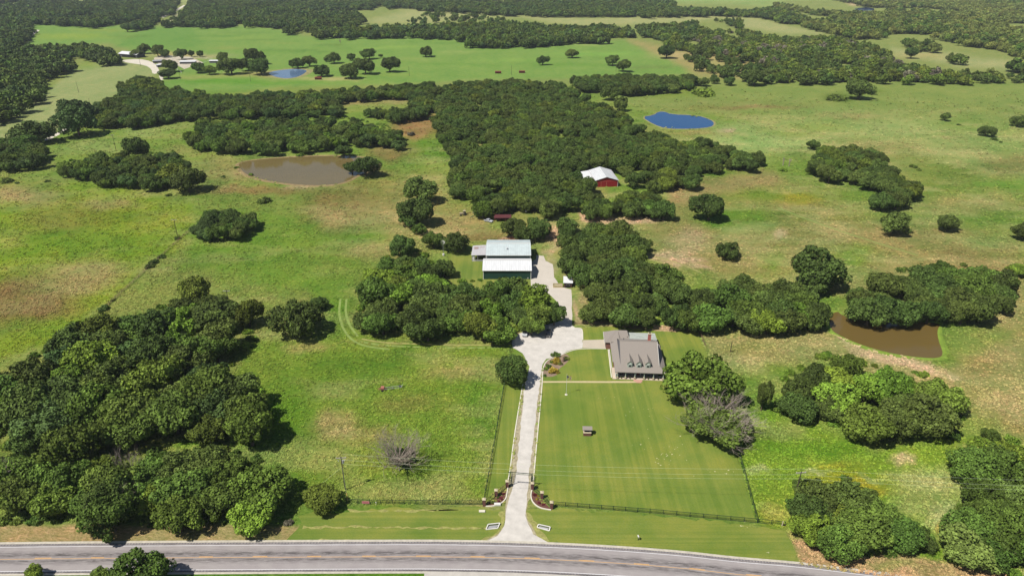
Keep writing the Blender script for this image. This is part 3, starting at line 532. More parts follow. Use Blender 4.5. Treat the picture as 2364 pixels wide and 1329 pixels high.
def trunk_mesh(seed, n=5, h=.85):
    g = random.Random(seed); mb = MB(); b0 = Vector((g.uniform(-.04, .04), g.uniform(-.04, .04), .38))
    mb.tube((0, 0, -.02), b0, .07, .048, 8)
    for i in range(n):
        a = 2 * math.pi * i / n + g.uniform(-.4, .4); e = b0 + Vector((math.cos(a) * .34, math.sin(a) * .34, g.uniform(.22, .45)))
        mb.tube(b0, e, .036, .02, 6); mb.tube(e, e + Vector((math.cos(a + .5) * .22, math.sin(a + .5) * .22, .16)), .02, .008, 5)
    me = mesh('trunk', mb.V, mb.F); me.materials.append(MTK); return me
TRK = [trunk_mesh(i) for i in range(4)]
def branches(name, seed, n0=7, lev=3, r0=.05, L0=.42, spread=.9, up=.35, z0=.3, rr=.62, thin=1.0):
    g = random.Random(seed); mb = MB()
    def grow(p, d, L, r, k):
        q = p + d * L * .5; d2 = (d + Vector((g.uniform(-.25, .25), g.uniform(-.25, .25), g.uniform(-.05, .2)))).normalized(); e = q + d2 * L * .5
        mb.tube(p, q, r, r * .8, 5 if k < 2 else 3, False); mb.tube(q, e, r * .8, r * .5, 5 if k < 2 else 3, False)
        if k >= lev: return
        for _ in range(3 if k < lev - 1 else 5):
            dd = (d2 + Vector((g.uniform(-spread, spread), g.uniform(-spread, spread), g.uniform(-.35, .7)))).normalized()
            grow(q.lerp(e, g.uniform(.2, 1)), dd, L * g.uniform(.5, .8), r * .5 * thin, k + 1)
    mb.tube((0, 0, -.02), (0, 0, z0), r0 * 1.6, r0 * 1.3, 8)
    for i in range(n0):
        a = 2 * math.pi * i / n0 + g.uniform(-.3, .3)
        grow(Vector((0, 0, z0 * g.uniform(.7, 1))), Vector((math.cos(a), math.sin(a), g.uniform(up, up + .8))).normalized(), L0 * g.uniform(.8, 1.2), r0, 0)
    return mesh(name, mb.V, mb.F)
def place(px, py, w_, zk=.9):
    """trunk foot and radius of a crown whose middle is seen at (px,py) and is w_ survey pixels wide"""
    r = 5.0
    for _ in range(6):
        p = P(px, py, zk * r); r = w_ / 2 * depth(p) / FP
    return p.x, p.y, r
def tree(x, y, r, kind, label, group=None, hs=1.0, cat='tree', name='oak_tree', i=None, wob=None):
    i = random.randrange(1000) if i is None else i
    e = empty(name, (x, y, 0), random.uniform(0, 6.28), label, cat, group); w_ = wob or (random.uniform(.9, 1.1), random.uniform(.9, 1.1))
    e.scale = (r * w_[0], r * w_[1], r * hs)
    t = link('trunk', TRK[i % 4], None, e); c = link('crown', CRN[i % 8], None, e)
    if not c.data.materials: c.data.materials.append(LM['d'])
    c.material_slots[0].link = 'OBJECT'; c.material_slots[0].material = LM[kind]
    return e
def bush(x, y, r, kind, label, group=None, hs=1.0, name='bush', cat='bush'):
    me = BSH[random.randrange(4)]; o = link(name, me, None); o.location = (x, y, 0); o.scale = (r, r, r * hs); o.rotation_euler = (0, 0, random.uniform(0, 6.28))
    if not me.materials: me.materials.append(LM['m'])
    o.material_slots[0].link = 'OBJECT'; o.material_slots[0].material = LM[kind]
    return tag(o, label, cat, group)
SING = [  # crown middle, width (survey px), kind, height factor, label
 (446, 664, 74, 'o', 1.25, 'tall narrow olive tree rising at the back edge of the big lower left wood'),
 (570, 714, 72, 'o', 1.25, 'slim tree right of the power pole, between the big wood and the round oak'),
 (683, 724, 118, 'd', 1.0, 'large round oak standing alone in the left meadow with its shadow to the right'),
 (735, 700, 42, 'd', .9, 'small tree touching the right side of the large round oak'),
 (1187, 846, 80, 'd', 1.1, 'dark round tree leaning over the left edge of the white driveway'),
 (320, 1318, 120, 'm', 1.1, 'large green tree below the road, cut by the bottom edge of the picture'),
 (226, 1322, 34, 'm', 1.1, 'small tree just left of the large one below the road'),
 (76, 1318, 46, 'b', 1.1, 'light green young tree below the road at bottom left'),
 (735, 1142, 92, 'o', .75, 'low yellow-green bushy tree at the left end of the front fence'),
 (1055, 550, 62, 'd', 1.05, 'dark tree with a thin top left of the lean-to shed'),
 (1000, 548, 48, 'm', 1.1, 'small green tree between the windmill and the twin oaks'),
 (1026, 613, 56, 'd', 1.0, 'round dark tree on the grass left of the front green barn'),
 (928, 560, 66, 'd', 1.0, 'loose grey-green oak at the upper left end of the centre grove'),
 (972, 432, 70, 'd', 1.05, 'uppermost of the two dark oaks in the row left of the equipment yard'),
 (967, 480, 82, 'd', 1.0, 'broad dark oak in the row left of the equipment yard, lower one'),
 (945, 500, 50, 'd', .9, 'smaller dark oak at the left foot of the broad oak by the equipment yard'),
 (965, 524, 34, 'm', 1.0, 'small bright-sided tree at the lower end of the row by the equipment yard'),
 (1182, 655, 62, 'd', 1.15, 'tree whose top covers the wall of the front green barn'),
 (1190, 520, 60, 'd', .95, 'left oak of the clump behind the rear green barn'), (1240, 518, 64, 'd', 1.0, 'right oak of the clump behind the rear green barn'),
 (1214, 535, 56, 'd', .9, 'front oak of the clump behind the rear green barn'),
 (1310, 516, 46, 'd', .95, 'small round oak between the two sandy tracks'),
 (1361, 424, 46, 'd', 1.0, 'oak covering the left front corner of the red barn'),
 (1640, 471, 76, 'd', 1.05, 'round oak standing alone right of the red barn wood'),
 (1678, 570, 56, 'd', .95, 'small spreading oak alone in the dry meadow behind the house'),
 (1892, 612, 112, 'd', 1.05, 'big round oak above the pond, left of the bright grass'),
 (1892, 656, 62, 'd', .9, 'smaller oak at the foot of the big round oak above the pond'),
 (2065, 509, 76, 'd', .8, 'wide low oak in the right meadow, left of its smaller neighbour'),
 (2192, 513, 50, 'd', .9, 'small round oak in the right meadow, right of the wide low one'),
 (2366, 530, 56, 'd', .9, 'dark oak cut by the right edge of the picture at mid height'),
 (1628, 850, 162, 'o', .95, 'big dense yellow-green tree close to the right side of the house'),
 (1765, 905, 38, 'd', 2.7, 'slim column-shaped tree between the half-dead tree and the oak grove'),
 (175, 250, 66, 't', 1.1, 'tall dark tree at the pale track, left end of the long tree belt'), (172, 272, 84, 't', 1.0, 'broad dark tree right beside the pale track'),
 (80, 293, 86, 'd', .85, 'spreading dark tree left of the pale track on the mown field'),
 (55, 325, 60, 'm', .9, 'green tree below the spreading tree at the left edge'),
 (310, 336, 58, 'd', 1.2, 'tall tree rising above the middle of the left clump'),
 (636, 343, 34, 'd', 1.0, 'small tree on the far bank of the brown pond, left one'), (792, 344, 38, 'd', 1.0, 'small round tree on the far bank of the brown pond, right one'),
 (842, 378, 62, 'd', .95, 'dark oak on the right corner of the brown pond'), (812, 386, 40, 'd', .85, 'smaller oak over the water at the right corner of the brown pond'),
 (1877, 330, 30, 'd', 1.0, 'small tree alone above the right clump in the pale meadow'),
 (2183, 267, 24, 'd', 1.0, 'small tree farthest left of the three at the far right meadow'), (2279, 298, 36, 'd', .95, 'small tree with low shrubs beside it in the far right meadow'),
 (2354, 274, 40, 'd', .9, 'tree cut by the right edge in the far right meadow'),
 (1986, 203, 62, 'd', .85, 'broad dark bush-like tree alone in the far right meadow'), (2014, 210, 20, 'm', .8, 'small shrub-like tree at the right side of the broad dark one in the far meadow'),
 (982, 114, 33, 'd', 1.0, 'lone round oak in the middle of the far bright meadow'),
 (1253, 137, 26, 'd', 1.0, 'lone small oak on the bright meadow below the far wood'), (1321, 120, 28, 'd', .95, 'oak touching the upper edge of the bright meadow'),
 (1415, 137, 30, 'd', .95, 'rear oak of the pair on the bright meadow'), (1439, 148, 34, 'd', 1.0, 'front oak of the pair on the bright meadow'),
 (740, 158, 36, 'd', 1.0, 'oak right of the pale far pond beside the rusty shelter'), (686, 142, 30, 'd', 1.0, 'left oak of the pair behind the pale far pond'), (713, 139, 30, 'd', .95, 'right oak of the pair behind the pale far pond'),
 (770, 131, 30, 'd', 1.0, 'round oak far behind the rusty shelter'), (751, 136, 12, 'd', 1.1, 'tiny tree at the left of the round oak far behind the rusty shelter'),
 (809, 128, 20, 'd', 1.1, 'small oak above the oak clump on the bright meadow'), (852, 122, 32, 'd', .9, 'wide oak at the top of the oak clump on the bright meadow'),
 (808, 158, 46, 'd', 1.0, 'front oak of the clump on the bright meadow'), (842, 148, 42, 'd', 1.05, 'right oak of the clump on the bright meadow'), (830, 143, 34, 'd', 1.0, 'middle oak of the clump on the bright meadow'),
 (898, 144, 46, 'd', .95, 'broad round oak right of the clump on the bright meadow'), (879, 128, 10, 'd', 1.0, 'tiny tree behind the broad round oak on the bright meadow'),
 (588, 125, 42, 'd', 1.1, 'tall oak at the right end of the ranch yard'), (600, 147, 50, 'd', 1.0, 'broad oak in front at the right end of the ranch yard'), (571, 146, 36, 'd', .95, 'oak left of the broad one at the right end of the ranch yard'),
 (512, 131, 32, 'd', 1.0, 'loose oak in the middle of the ranch yard trees'), (532, 148, 50, 'd', .9, 'broad oak in front of the ranch yard pens'), (417, 122, 28, 'd', 1.05, 'left of three small oaks behind the ranch pens'), (441, 122, 16, 'd', 1.2, 'middle of three small oaks behind the ranch pens'), (460, 121, 17, 'd', 1.2, 'right of three small oaks behind the ranch pens'),
 (332, 108, 28, 'd', 1.1, 'tall oak right behind the long white-roofed ranch barn'), (362, 114, 30, 'd', 1.05, 'second oak right of the ranch barn'), (378, 120, 24, 'd', 1.0, 'third oak right of the ranch barn'), (316, 120, 26, 'd', .9, 'low oak at the corner of the ranch barn'),
 (392, 148, 34, 'd', 1.0, 'oak at the bend of the pale ranch road'), (386, 166, 34, 't', .9, 'dark tree just below the bend of the pale ranch road'), (455, 152, 32, 'd', 1.0, 'oak in front of the small white ranch roof'), (482, 158, 28, 'o', 1.0, 'thin oak right of the small white ranch roof'),
 (292, 62, 26, 't', .9, 'dark tree at the upper edge of the far left meadow, right one'), (228, 50, 22, 't', .9, 'dark tree at the upper edge of the far left meadow, left one'),
 (1432, 232, 32, 'd', 1.5, 'narrow dark tree standing apart at the top right of the big wood'), (1412, 210, 42, 'd', 1.0, 'dark tree behind the narrow one at the top right of the big wood'),
 (1744, 175, 46, 'd', .95, 'round oak at the upper edge of the right meadow, left of the row'), (1686, 184, 28, 'd', .95, 'small round oak left of the round one at the upper edge of the right meadow'), (1650, 182, 22, 'd', 1.0, 'small oak at the right end of the belt by the bright meadow'),
 (1540, 115, 40, 'd', .95, 'round dark oak at the right tip of the bright meadow'), (2106, 118, 30, 'd', 1.1, 'dark round tree in the pale clearing at upper right'),
 (1672, 160, 38, 'd', .9, 'oak on the dry slope right of the bright meadow'), (1640, 158, 16, 'd', .9, 'small oak on the dry slope, left of the larger one'), (2200, 1000, 30, 'm', 1.0, 'small green tree above the lower right thicket'), (2290, 1000, 40, 'm', .9, 'green tree at the upper rim of the lower right thicket'),
 (2092, 1228, 84, 'm', .95, 'green tree right of the dead white trunk at lower right'), (2030, 1180, 80, 'm', 1.0, 'green tree behind the dead white trunk at lower right'), (2128, 1245, 60, 'd', .9, 'dark tree at the right end of the lower right bend thicket'),
 (2352, 620, 50, 'b', .7, 'bright green low tree at the right edge beside the dry field'),
 (430, 408, 78, 'd', .95, 'front right oak of the left clump, throwing a shadow right'), (404, 390, 70, 'o', .95, 'olive oak behind the front right oak of the left clump'),
 (1280, 720, 46, 'd', 1.5, 'dark cedar at the right end of the centre grove by the barn drive'),
]
WOODS = [ # short name, polygon, radius range, kinds, density, light?
 ('the big lower left wood', [(-60, 900), (10, 850), (100, 790), (180, 745), (340, 722), (400, 692), (440, 678), (540, 690), (560, 740), (590, 780), (570, 830), (500, 855), (520, 870), (590, 870), (620, 930), (622, 985), (560, 1018), (480, 1008), (440, 985), (400, 1005), (300, 1035), (260, 1025), (150, 1065), (60, 1065), (-60, 1050)], (5.4, 8.8), 'ddddtmmmob', 1.0),
 ('the roadside thicket at lower left', [(-60, 1060), (80, 1050), (250, 1040), (400, 1045), (500, 1035), (620, 1060), (662, 1120), (650, 1195), (560, 1212), (300, 1215), (100, 1212), (-60, 1212)], (4.6, 7.0), 'mmmmbodd', 1.05),
 ('the grove below the green barns', [(825, 710), (850, 655), (880, 600), (905, 560), (960, 575), (990, 600), (1010, 640), (1030, 652), (1110, 645), (1150, 640), (1200, 660), (1225, 665), (1265, 680), (1298, 730), (1290, 750), (1240, 770), (1180, 778), (1080, 768), (1000, 772), (960, 772), (905, 762), (850, 750), (828, 735)], (4.8, 7.4), 'dddmmmbo', 1.0),
 ('the grove between house and red barn', [(1285, 530), (1310, 505), (1420, 506), (1480, 515), (1492, 570), (1478, 600), (1540, 625), (1590, 680), (1560, 745), (1480, 750), (1400, 748), (1345, 742), (1324, 705), (1325, 680), (1345, 650), (1290, 645), (1278, 625), (1285, 590), (1300, 570)], (4.8, 7.0), 'ddddddm', 1.0),
 ('the oak row behind the house lawn', [(1570, 690), (1650, 650), (1700, 645), (1800, 638), (1850, 650), (1900, 665), (1938, 710), (1935, 745), (1890, 765), (1780, 768), (1730, 772), (1620, 765), (1560, 755)], (5, 7.4), 'ddddmmb', 1.0),
 ('the grove above the side pond', [(1970, 670), (2010, 655), (2065, 642), (2080, 615), (2160, 605), (2230, 612), (2310, 632), (2343, 662), (2335, 690), (2315, 720), (2290, 735), (2200, 738), (2150, 735), (2080, 748), (2000, 735), (1978, 705)], (5, 7.2), 'ddddddm', 1.0),
 ('the grove below the side pond', [(1805, 870), (1850, 840), (1900, 815), (1960, 825), (2000, 838), (2050, 845), (2090, 852), (2130, 862), (2170, 880), (2200, 900), (2233, 945), (2220, 968), (2150, 985), (2130, 1022), (2060, 1018), (2000, 990), (1900, 983), (1830, 958), (1800, 915)], (5, 7.8), 'ddddmob', 1.0),
 ('the lower right bend thicket', [(1815, 1125), (1870, 1100), (1960, 1100), (2012, 1135), (2040, 1205), (2100, 1190), (2142, 1230), (2150, 1262), (2100, 1278), (2020, 1280), (1900, 1255), (1850, 1232), (1820, 1190)], (4.6, 7.2), 'dommmbd', 1.3),
 ('the thicket in the lower right corner', [(2185, 1050), (2250, 1020), (2320, 1015), (2440, 1030), (2520, 1100), (2520, 1420), (2380, 1345), (2300, 1318), (2200, 1298), (2165, 1262), (2200, 1200), (2240, 1160), (2220, 1110), (2190, 1080)], (4.4, 7), 'mmmdbvo', 1.05),
 ('the small grove in the left meadow', [(437, 510), (470, 487), (540, 480), (590, 500), (594, 525), (560, 545), (480, 550), (440, 543)], (4.0, 5.4), 'dddmt', 1.1),
 ('the clump in the far left meadow', [(132, 378), (200, 360), (285, 352), (340, 355), (400, 350), (440, 372), (420, 400), (385, 425), (330, 428), (250, 430), (215, 412), (140, 402)], (4.4, 6.4), 'dddmto', 1.0),
 ('the grove at the left edge', [(-60, 335), (0, 315), (50, 318), (92, 335), (112, 365), (90, 385), (0, 388), (-60, 388)], (5, 7), 'ddmt', 1.0),
 ('the wood behind the brown pond', [(436, 310), (452, 275), (510, 277), (600, 272), (720, 268), (830, 275), (900, 290), (942, 322), (925, 336), (800, 333), (700, 346), (620, 350), (540, 345), (442, 345)], (5, 7), 'dddmmtmbv', 1.0),
 ('the belt below the bright meadow', [(215, 245), (235, 228), (270, 222), (275, 192), (330, 174), (365, 180), (372, 200), (440, 210), (560, 216), (640, 208), (760, 206), (940, 193), (1010, 186), (1012, 240), (985, 264), (900, 278), (860, 264), (720, 264), (600, 268), (480, 268), (300, 288), (210, 290)], (5, 7), 'ddddmto', 1.0),
 ('the big wood around the red barn', [(1000, 215), (1040, 188), (1160, 182), (1280, 187), (1330, 197), (1360, 232), (1420, 252), (1520, 303), (1560, 322), (1640, 324), (1700, 337), (1745, 352), (1766, 378), (1740, 390), (1640, 388), (1618, 400), (1612, 430), (1560, 433), (1480, 442), (1440, 452), (1400, 446), (1376, 452), (1345, 462), (1332, 466), (1295, 480), (1270, 500), (1225, 475), (1150, 488), (1120, 498), (1085, 480), (1092, 460), (1050, 448), (1038, 428), (1045, 370), (1015, 330), (1005, 300)], (4.8, 6.8), 'dddddddmo', 1.0),
 ('the clump in front of the red barn', [(1340, 465), (1365, 445), (1440, 436), (1500, 430), (1545, 488), (1530, 500), (1420, 500), (1370, 503), (1345, 490)], (4.6, 6.2), 'ddddmo', 1.05),
 ('the oak clump in the right meadow', [(1868, 378), (1900, 342), (2000, 325), (2030, 345), (2065, 360), (2072, 385), (2110, 420), (2114, 455), (2090, 474), (2000, 470), (1986, 440), (1985, 415), (1920, 410), (1870, 397)], (5, 7.2), 'dddddo', 1.0),
 ('the belt right of the big wood', [(1300, 178), (1400, 172), (1600, 171), (1640, 184), (1610, 198), (1520, 210), (1450, 216), (1390, 208), (1340, 203)], (5.5, 7.5), 'ddddm', 1.0),
]
FARW = [
 ('far woods in the top left corner', [(-500, -14), (415, -14), (410, 12), (395, 30), (360, 48), (345, 62), (250, 66), (195, 58), (120, 55), (72, 52), (78, 88), (45, 95), (70, 104), (200, 98), (240, 105), (278, 122), (278, 140), (240, 146), (200, 130), (165, 125), (160, 160), (110, 180), (90, 225), (60, 235), (20, 268), (0, 278), (-500, 300)], (6.5, 8.5), 'ddmt', 1.0),
 ('far woods behind the bright meadow on the left', [(440, -14), (930, -14), (830, 30), (845, 48), (800, 62), (650, 64), (560, 58), (470, 60), (400, 55), (382, 60), (372, 50), (405, 35), (430, 15)], (7, 9), 'ddmt', 1.0),
 ('far woods above the bright meadow', [(600, 62), (840, 60), (860, 54), (1000, 54), (1180, 46), (1260, 56), (1330, 58), (1420, 56), (1560, 52), (1640, 44), (1710, 40), (1720, 66), (1640, 80), (1530, 96), (1440, 92), (1300, 96), (1180, 104), (1060, 106), (1040, 92), (1000, 84), (700, 82), (650, 78)], (7, 9), 'ddmto', 1.0),
 ('far woods along the top', [(840, -14), (1500, -14), (1560, 0), (1560, 14), (1700, 20), (1860, 30), (1700, 33), (1600, 28), (1380, 38), (1280, 36), (1180, 32), (1000, 22), (900, 18)], (8, 10), 'ddmt', .9),
 ('far woods at the top right of centre', [(1470, 14), (1560, 16), (1700, 24), (1780, 12), (1840, 28), (1890, 50), (1830, 54), (1760, 38), (1700, 36), (1600, 34), (1480, 38)], (7, 9), 'ddmto', 1.0),
 ('far woods at upper right', [(1780, 2), (1880, 20), (1960, 26), (2040, 26), (2060, 14), (2000, 12), (1900, -8), (2950, -14), (2950, 150), (2364, 166), (2330, 150), (2200, 140), (2120, 115), (2080, 104), (1930, 78), (1860, 60), (1830, 40)], (7, 9.5), 'mdyyyyy', .9),
 ('oak scrub above the right meadow', [(1520, 95), (1600, 72), (1720, 66), (1800, 84), (1920, 80), (1990, 95), (2055, 112), (2058, 130), (2090, 140), (2180, 160), (2364, 168), (2950, 150), (2950, 180), (2364, 178), (2300, 178), (2150, 180), (1950, 180), (1800, 182), (1790, 165), (1740, 135), (1560, 112)], (5.5, 7.5), 'dddooyg', .95),
 ('scattered oaks on the far pale slopes', [(1140, 36), (1330, 60), (1600, 50), (1840, 70), (1900, 80), (1700, 60), (1500, 62), (1200, 50), (900, 54), (1000, 20)], (5, 8), 'dm', .16),
 ('scattered oaks on the dry slope', [(1560, 120), (1700, 122), (1800, 165), (1790, 185), (1640, 175), (1600, 140)], (3.5, 6.5), 'dd', .4),
 ('hedge trees at the edge of the right meadow', [(1760, 172), (2364, 170), (2950, 170), (2950, 186), (2364, 186), (1760, 186)], (6, 8), 'ddo', .95),
]
EXCL = [[(1290, 632), (1336, 636), (1334, 676), (1312, 700), (1290, 668)], [(1344, 392), (1388, 384), (1418, 390), (1436, 414), (1434, 436), (1426, 446), (1382, 440), (1378, 420)], [(780, 228), (930, 222), (938, 240), (800, 246)]]
def fill(poly, rr, dens, seed):
    g = np.random.default_rng(seed); W = [P(*q) for q in poly]; xs = [p.x for p in W]; ys = [p.y for p in W]; rm = (rr[0] + rr[1]) / 2
    s = rm * 1.42 / math.sqrt(dens); x = np.arange(min(xs) - s, max(xs) + s, s); y = np.arange(min(ys) - 30, max(ys) + s, s * .87)
    X, Y = np.meshgrid(x, y); X[::2] += s / 2; X = X + g.uniform(-.34, .34, X.shape) * s; Y = Y + g.uniform(-.34, .34, X.shape) * s; X = X.ravel(); Y = Y.ravel()
    R = g.uniform(rr[0], rr[1], X.shape); Z = R * .9
    px, py = QX(X, Y, Z); d = Y * _c - (Z - HC) * _s; wp = R / d * FP
    ok = inpoly(px, py, poly) & inpoly(px - wp * .32, py, poly) & inpoly(px + wp * .32, py, poly) & inpoly(px, py - wp * .36, poly) & inpoly(px, py + wp * .32, poly)
    for e in EXCL: ok &= ~(inpoly(px, py, e) | inpoly(px - wp * .85, py, e) | inpoly(px + wp * .85, py, e) | inpoly(px, py - wp * .8, e) | inpoly(px, py + wp * .3, e))
    if dens < .5: ok &= g.random(X.shape) < .5
    if seed in (100, 112, 113, 114, 116): ok &= (fbm(X / 15 + seed, Y / 19, 2) < .72) & (g.random(X.shape) > .03)
    if seed in (100, 101): ok &= inpoly(px + wp * .62, py, poly)
    return X[ok], Y[ok], R[ok], px[ok], py[ok], wp[ok]
allT = []
for wi, (nm, poly, rr, kinds, dn) in enumerate(WOODS):
    X, Y, R, px, py, wp = fill(poly, rr, dn, 100 + wi)
    for k in range(len(X)): allT.append((wp[k], X[k], Y[k], R[k], random.choice(kinds), wi, px[k], py[k]))
for x, y, w_, k, hs, lab in SING:
    X_, Y_, r = place(x, y, w_ * 1.12, .9 * hs)
    tree(X_, Y_, r, k, lab, None, hs)
    w2 = [t for t in allT if math.hypot(t[1] - X_, t[2] - Y_) < (t[3] + r) * .5]
    for t in w2: allT.remove(t)
allT.sort(key=lambda t: -t[0])
NI = 400 - len(SING); indiv, rest = allT[:NI], allT[NI:]
ext = {}
for wi in range(len(WOODS)):
    L = [t for t in indiv if t[5] == wi]; full = [t for t in rest if t[5] == wi]
    if not L: continue
    if not full:
        L2 = sorted(L, key=lambda t: t[6]); ext[id(L2[0])] = 'at the left end of'; ext[id(L2[-1])] = 'at the right end of'
        M_ = [t for t in L if id(t) not in ext]
        if M_:
            b_ = max(M_, key=lambda t: t[7]); ext[id(b_)] = 'lowest and nearest in'; M_.remove(b_)
        if M_: ext[id(min(M_, key=lambda t: t[7]))] = 'at the far upper rim of'
BBX = {wi: (min(q[0] for q in WOODS[wi][1]), max(q[0] for q in WOODS[wi][1]), min(q[1] for q in WOODS[wi][1]), max(q[1] for q in WOODS[wi][1]), WOODS[wi][2][1], WOODS[wi][2][0]) for wi in range(len(WOODS))}
for t in indiv:
    wp, X, Y, R, k, wi, px, py = t; nm = WOODS[wi][0]
    if id(t) in ext: lab = '%s tree %s %s' % (KNAME[k], ext[id(t)], nm)
    else:
        bx = BBX[wi]; sz = 'large' if R > bx[4] * .67 + bx[5] * .33 else ('small' if R < bx[4] * .33 + bx[5] * .67 else 'mid-sized')
        fx = (px - bx[0]) / (bx[1] - bx[0]); fy = (py - bx[2]) / (bx[3] - bx[2])
        lab = '%s %s tree at %s %s of %s' % (sz, KNAME[k], 'front' if fy > .62 else ('back' if fy < .38 else 'central'), ('far left', 'left', 'middle', 'right', 'far right')[min(4, max(0, int(fx * 5)))], nm)
    if len(lab.replace('-', ' ').split()) > 16: lab = lab.replace('mid-sized ', '')
    if len(lab.replace('-', ' ').split()) > 16: lab = lab.replace('far ', '', 1)
    tree(X, Y, R, k, lab, 'trees of ' + nm, random.uniform(.85, 1.15))
    if WOODS[wi][2][0] < 4 and random.random() < .4: pass
# woods too far or too many to part: one object per wood, leafy crowns set on points
def protos(meshes, kind):
    out = []
    for me in meshes:
        m2 = me.copy(); m2.materials.clear(); m2.materials.append(LM[kind]); out.append(m2)
    return out
PCOL = {}
def proto_coll(key, meshes, kind, trunk=True):
    if key in PCOL: return PCOL[key]
    c = bpy.data.collections.new('tree shapes ' + key)
    for me in protos(meshes, kind):
        o = bpy.data.objects.new('crown', me); c.objects.link(o)
    PCOL[key] = c; return c
def scatter(name, pts, rad, coll, nvar, label, group=None, hs=None, tilt=0.0, kindtag='stuff', cat='trees'):
    n = len(pts); me = bpy.data.meshes.new(name); me.vertices.add(n); me.vertices.foreach_set('co', np.array(pts, np.float32).ravel())
    g = np.random.default_rng(len(pts) + 5); hs = g.uniform(.85, 1.15, n) if hs is None else hs
    a = me.attributes.new('siz', 'FLOAT_VECTOR', 'POINT'); a.data.foreach_set('vector', np.stack([rad, rad * g.uniform(.9, 1.1, n), rad * hs], 1).astype(np.float32).ravel())
    a = me.attributes.new('rot', 'FLOAT_VECTOR', 'POINT'); a.data.foreach_set('vector', np.stack([g.uniform(-tilt, tilt, n), g.uniform(-tilt, tilt, n), g.uniform(0, 6.28, n)], 1).astype(np.float32).ravel())
    a = me.attributes.new('pick', 'INT', 'POINT'); a.data.foreach_set('value', g.integers(0, nvar, n).astype(np.int32))
    ng = bpy.data.node_groups.new(name, 'GeometryNodeTree'); ng.interface.new_socket('Geometry', in_out='INPUT', socket_type='NodeSocketGeometry'); ng.interface.new_socket('Geometry', in_out='OUTPUT', socket_type='NodeSocketGeometry')
    N = ng.nodes; l = ng.links; gi = N.new('NodeGroupInput'); go = N.new('NodeGroupOutput'); ip = N.new('GeometryNodeInstanceOnPoints'); ci = N.new('GeometryNodeCollectionInfo')
    ci.inputs['Collection'].default_value = coll; ci.inputs['Separate Children'].default_value = True; ci.inputs['Reset Children'].default_value = True
    def na(nm_, ty):
        q = N.new('GeometryNodeInputNamedAttribute'); q.data_type = ty; q.inputs['Name'].default_value = nm_; return q.outputs['Attribute']
    ip.inputs['Pick Instance'].default_value = True
    l.new(gi.outputs[0], ip.inputs['Points']); l.new(ci.outputs[0], ip.inputs['Instance']); l.new(na('pick', 'INT'), ip.inputs['Instance Index'])
    l.new(na('rot', 'FLOAT_VECTOR'), ip.inputs['Rotation']); l.new(na('siz', 'FLOAT_VECTOR'), ip.inputs['Scale']); l.new(ip.outputs[0], go.inputs[0])
    o = link(name, me); md = o.modifiers.new('scatter', 'NODES'); md.node_group = ng
    return tag(o, label, cat if kindtag is None else None, group, kindtag)
def stuff_wood(name, label, T, light):
    for k in sorted(set(t[4] for t in T)):
        S = [t for t in T if t[4] == k]
        c = proto_coll(('L' if light else 'H') + k, CRL if light else CRN, k); nv = 5 if light else 8
        scatter(name, [(t[1], t[2], 0) for t in S], np.array([t[3] for t in S]), c, nv, '%s trees of %s' % (KNAME[k], label))
for wi in range(len(WOODS)):
    T = [t for t in rest if t[5] == wi]
    if T: stuff_wood('wood', WOODS[wi][0], T, False)
for fi, (nm, poly, rr, kinds, dn) in enumerate(FARW):
    X, Y, R, px, py, wp = fill(poly, (rr[0] - 2.0, rr[1] + 1.6), dn * 1.05, 300 + fi)
    cl = fbm(X / 90 + 31 * fi, Y / 170 + 7, 4) > (.60 if fi in (2, 3, 4, 5, 6) else .64)
    X, Y, R = X[~cl], Y[~cl], R[~cl]
    g = np.random.default_rng(fi); kk = fbm(X / 90, Y / 90, 3) + g.uniform(-.22, .22, len(X)); q = np.clip(((kk - .2) / .6 * len(kinds)).astype(int), 0, len(kinds) - 1)
    stuff_wood('far_wood', nm, [(0, X[i], Y[i], R[i], kinds[q[i]]) for i in range(len(X))], True)
    print(nm, len(X))
print('individual', len(indiv), 'rest', len(rest))
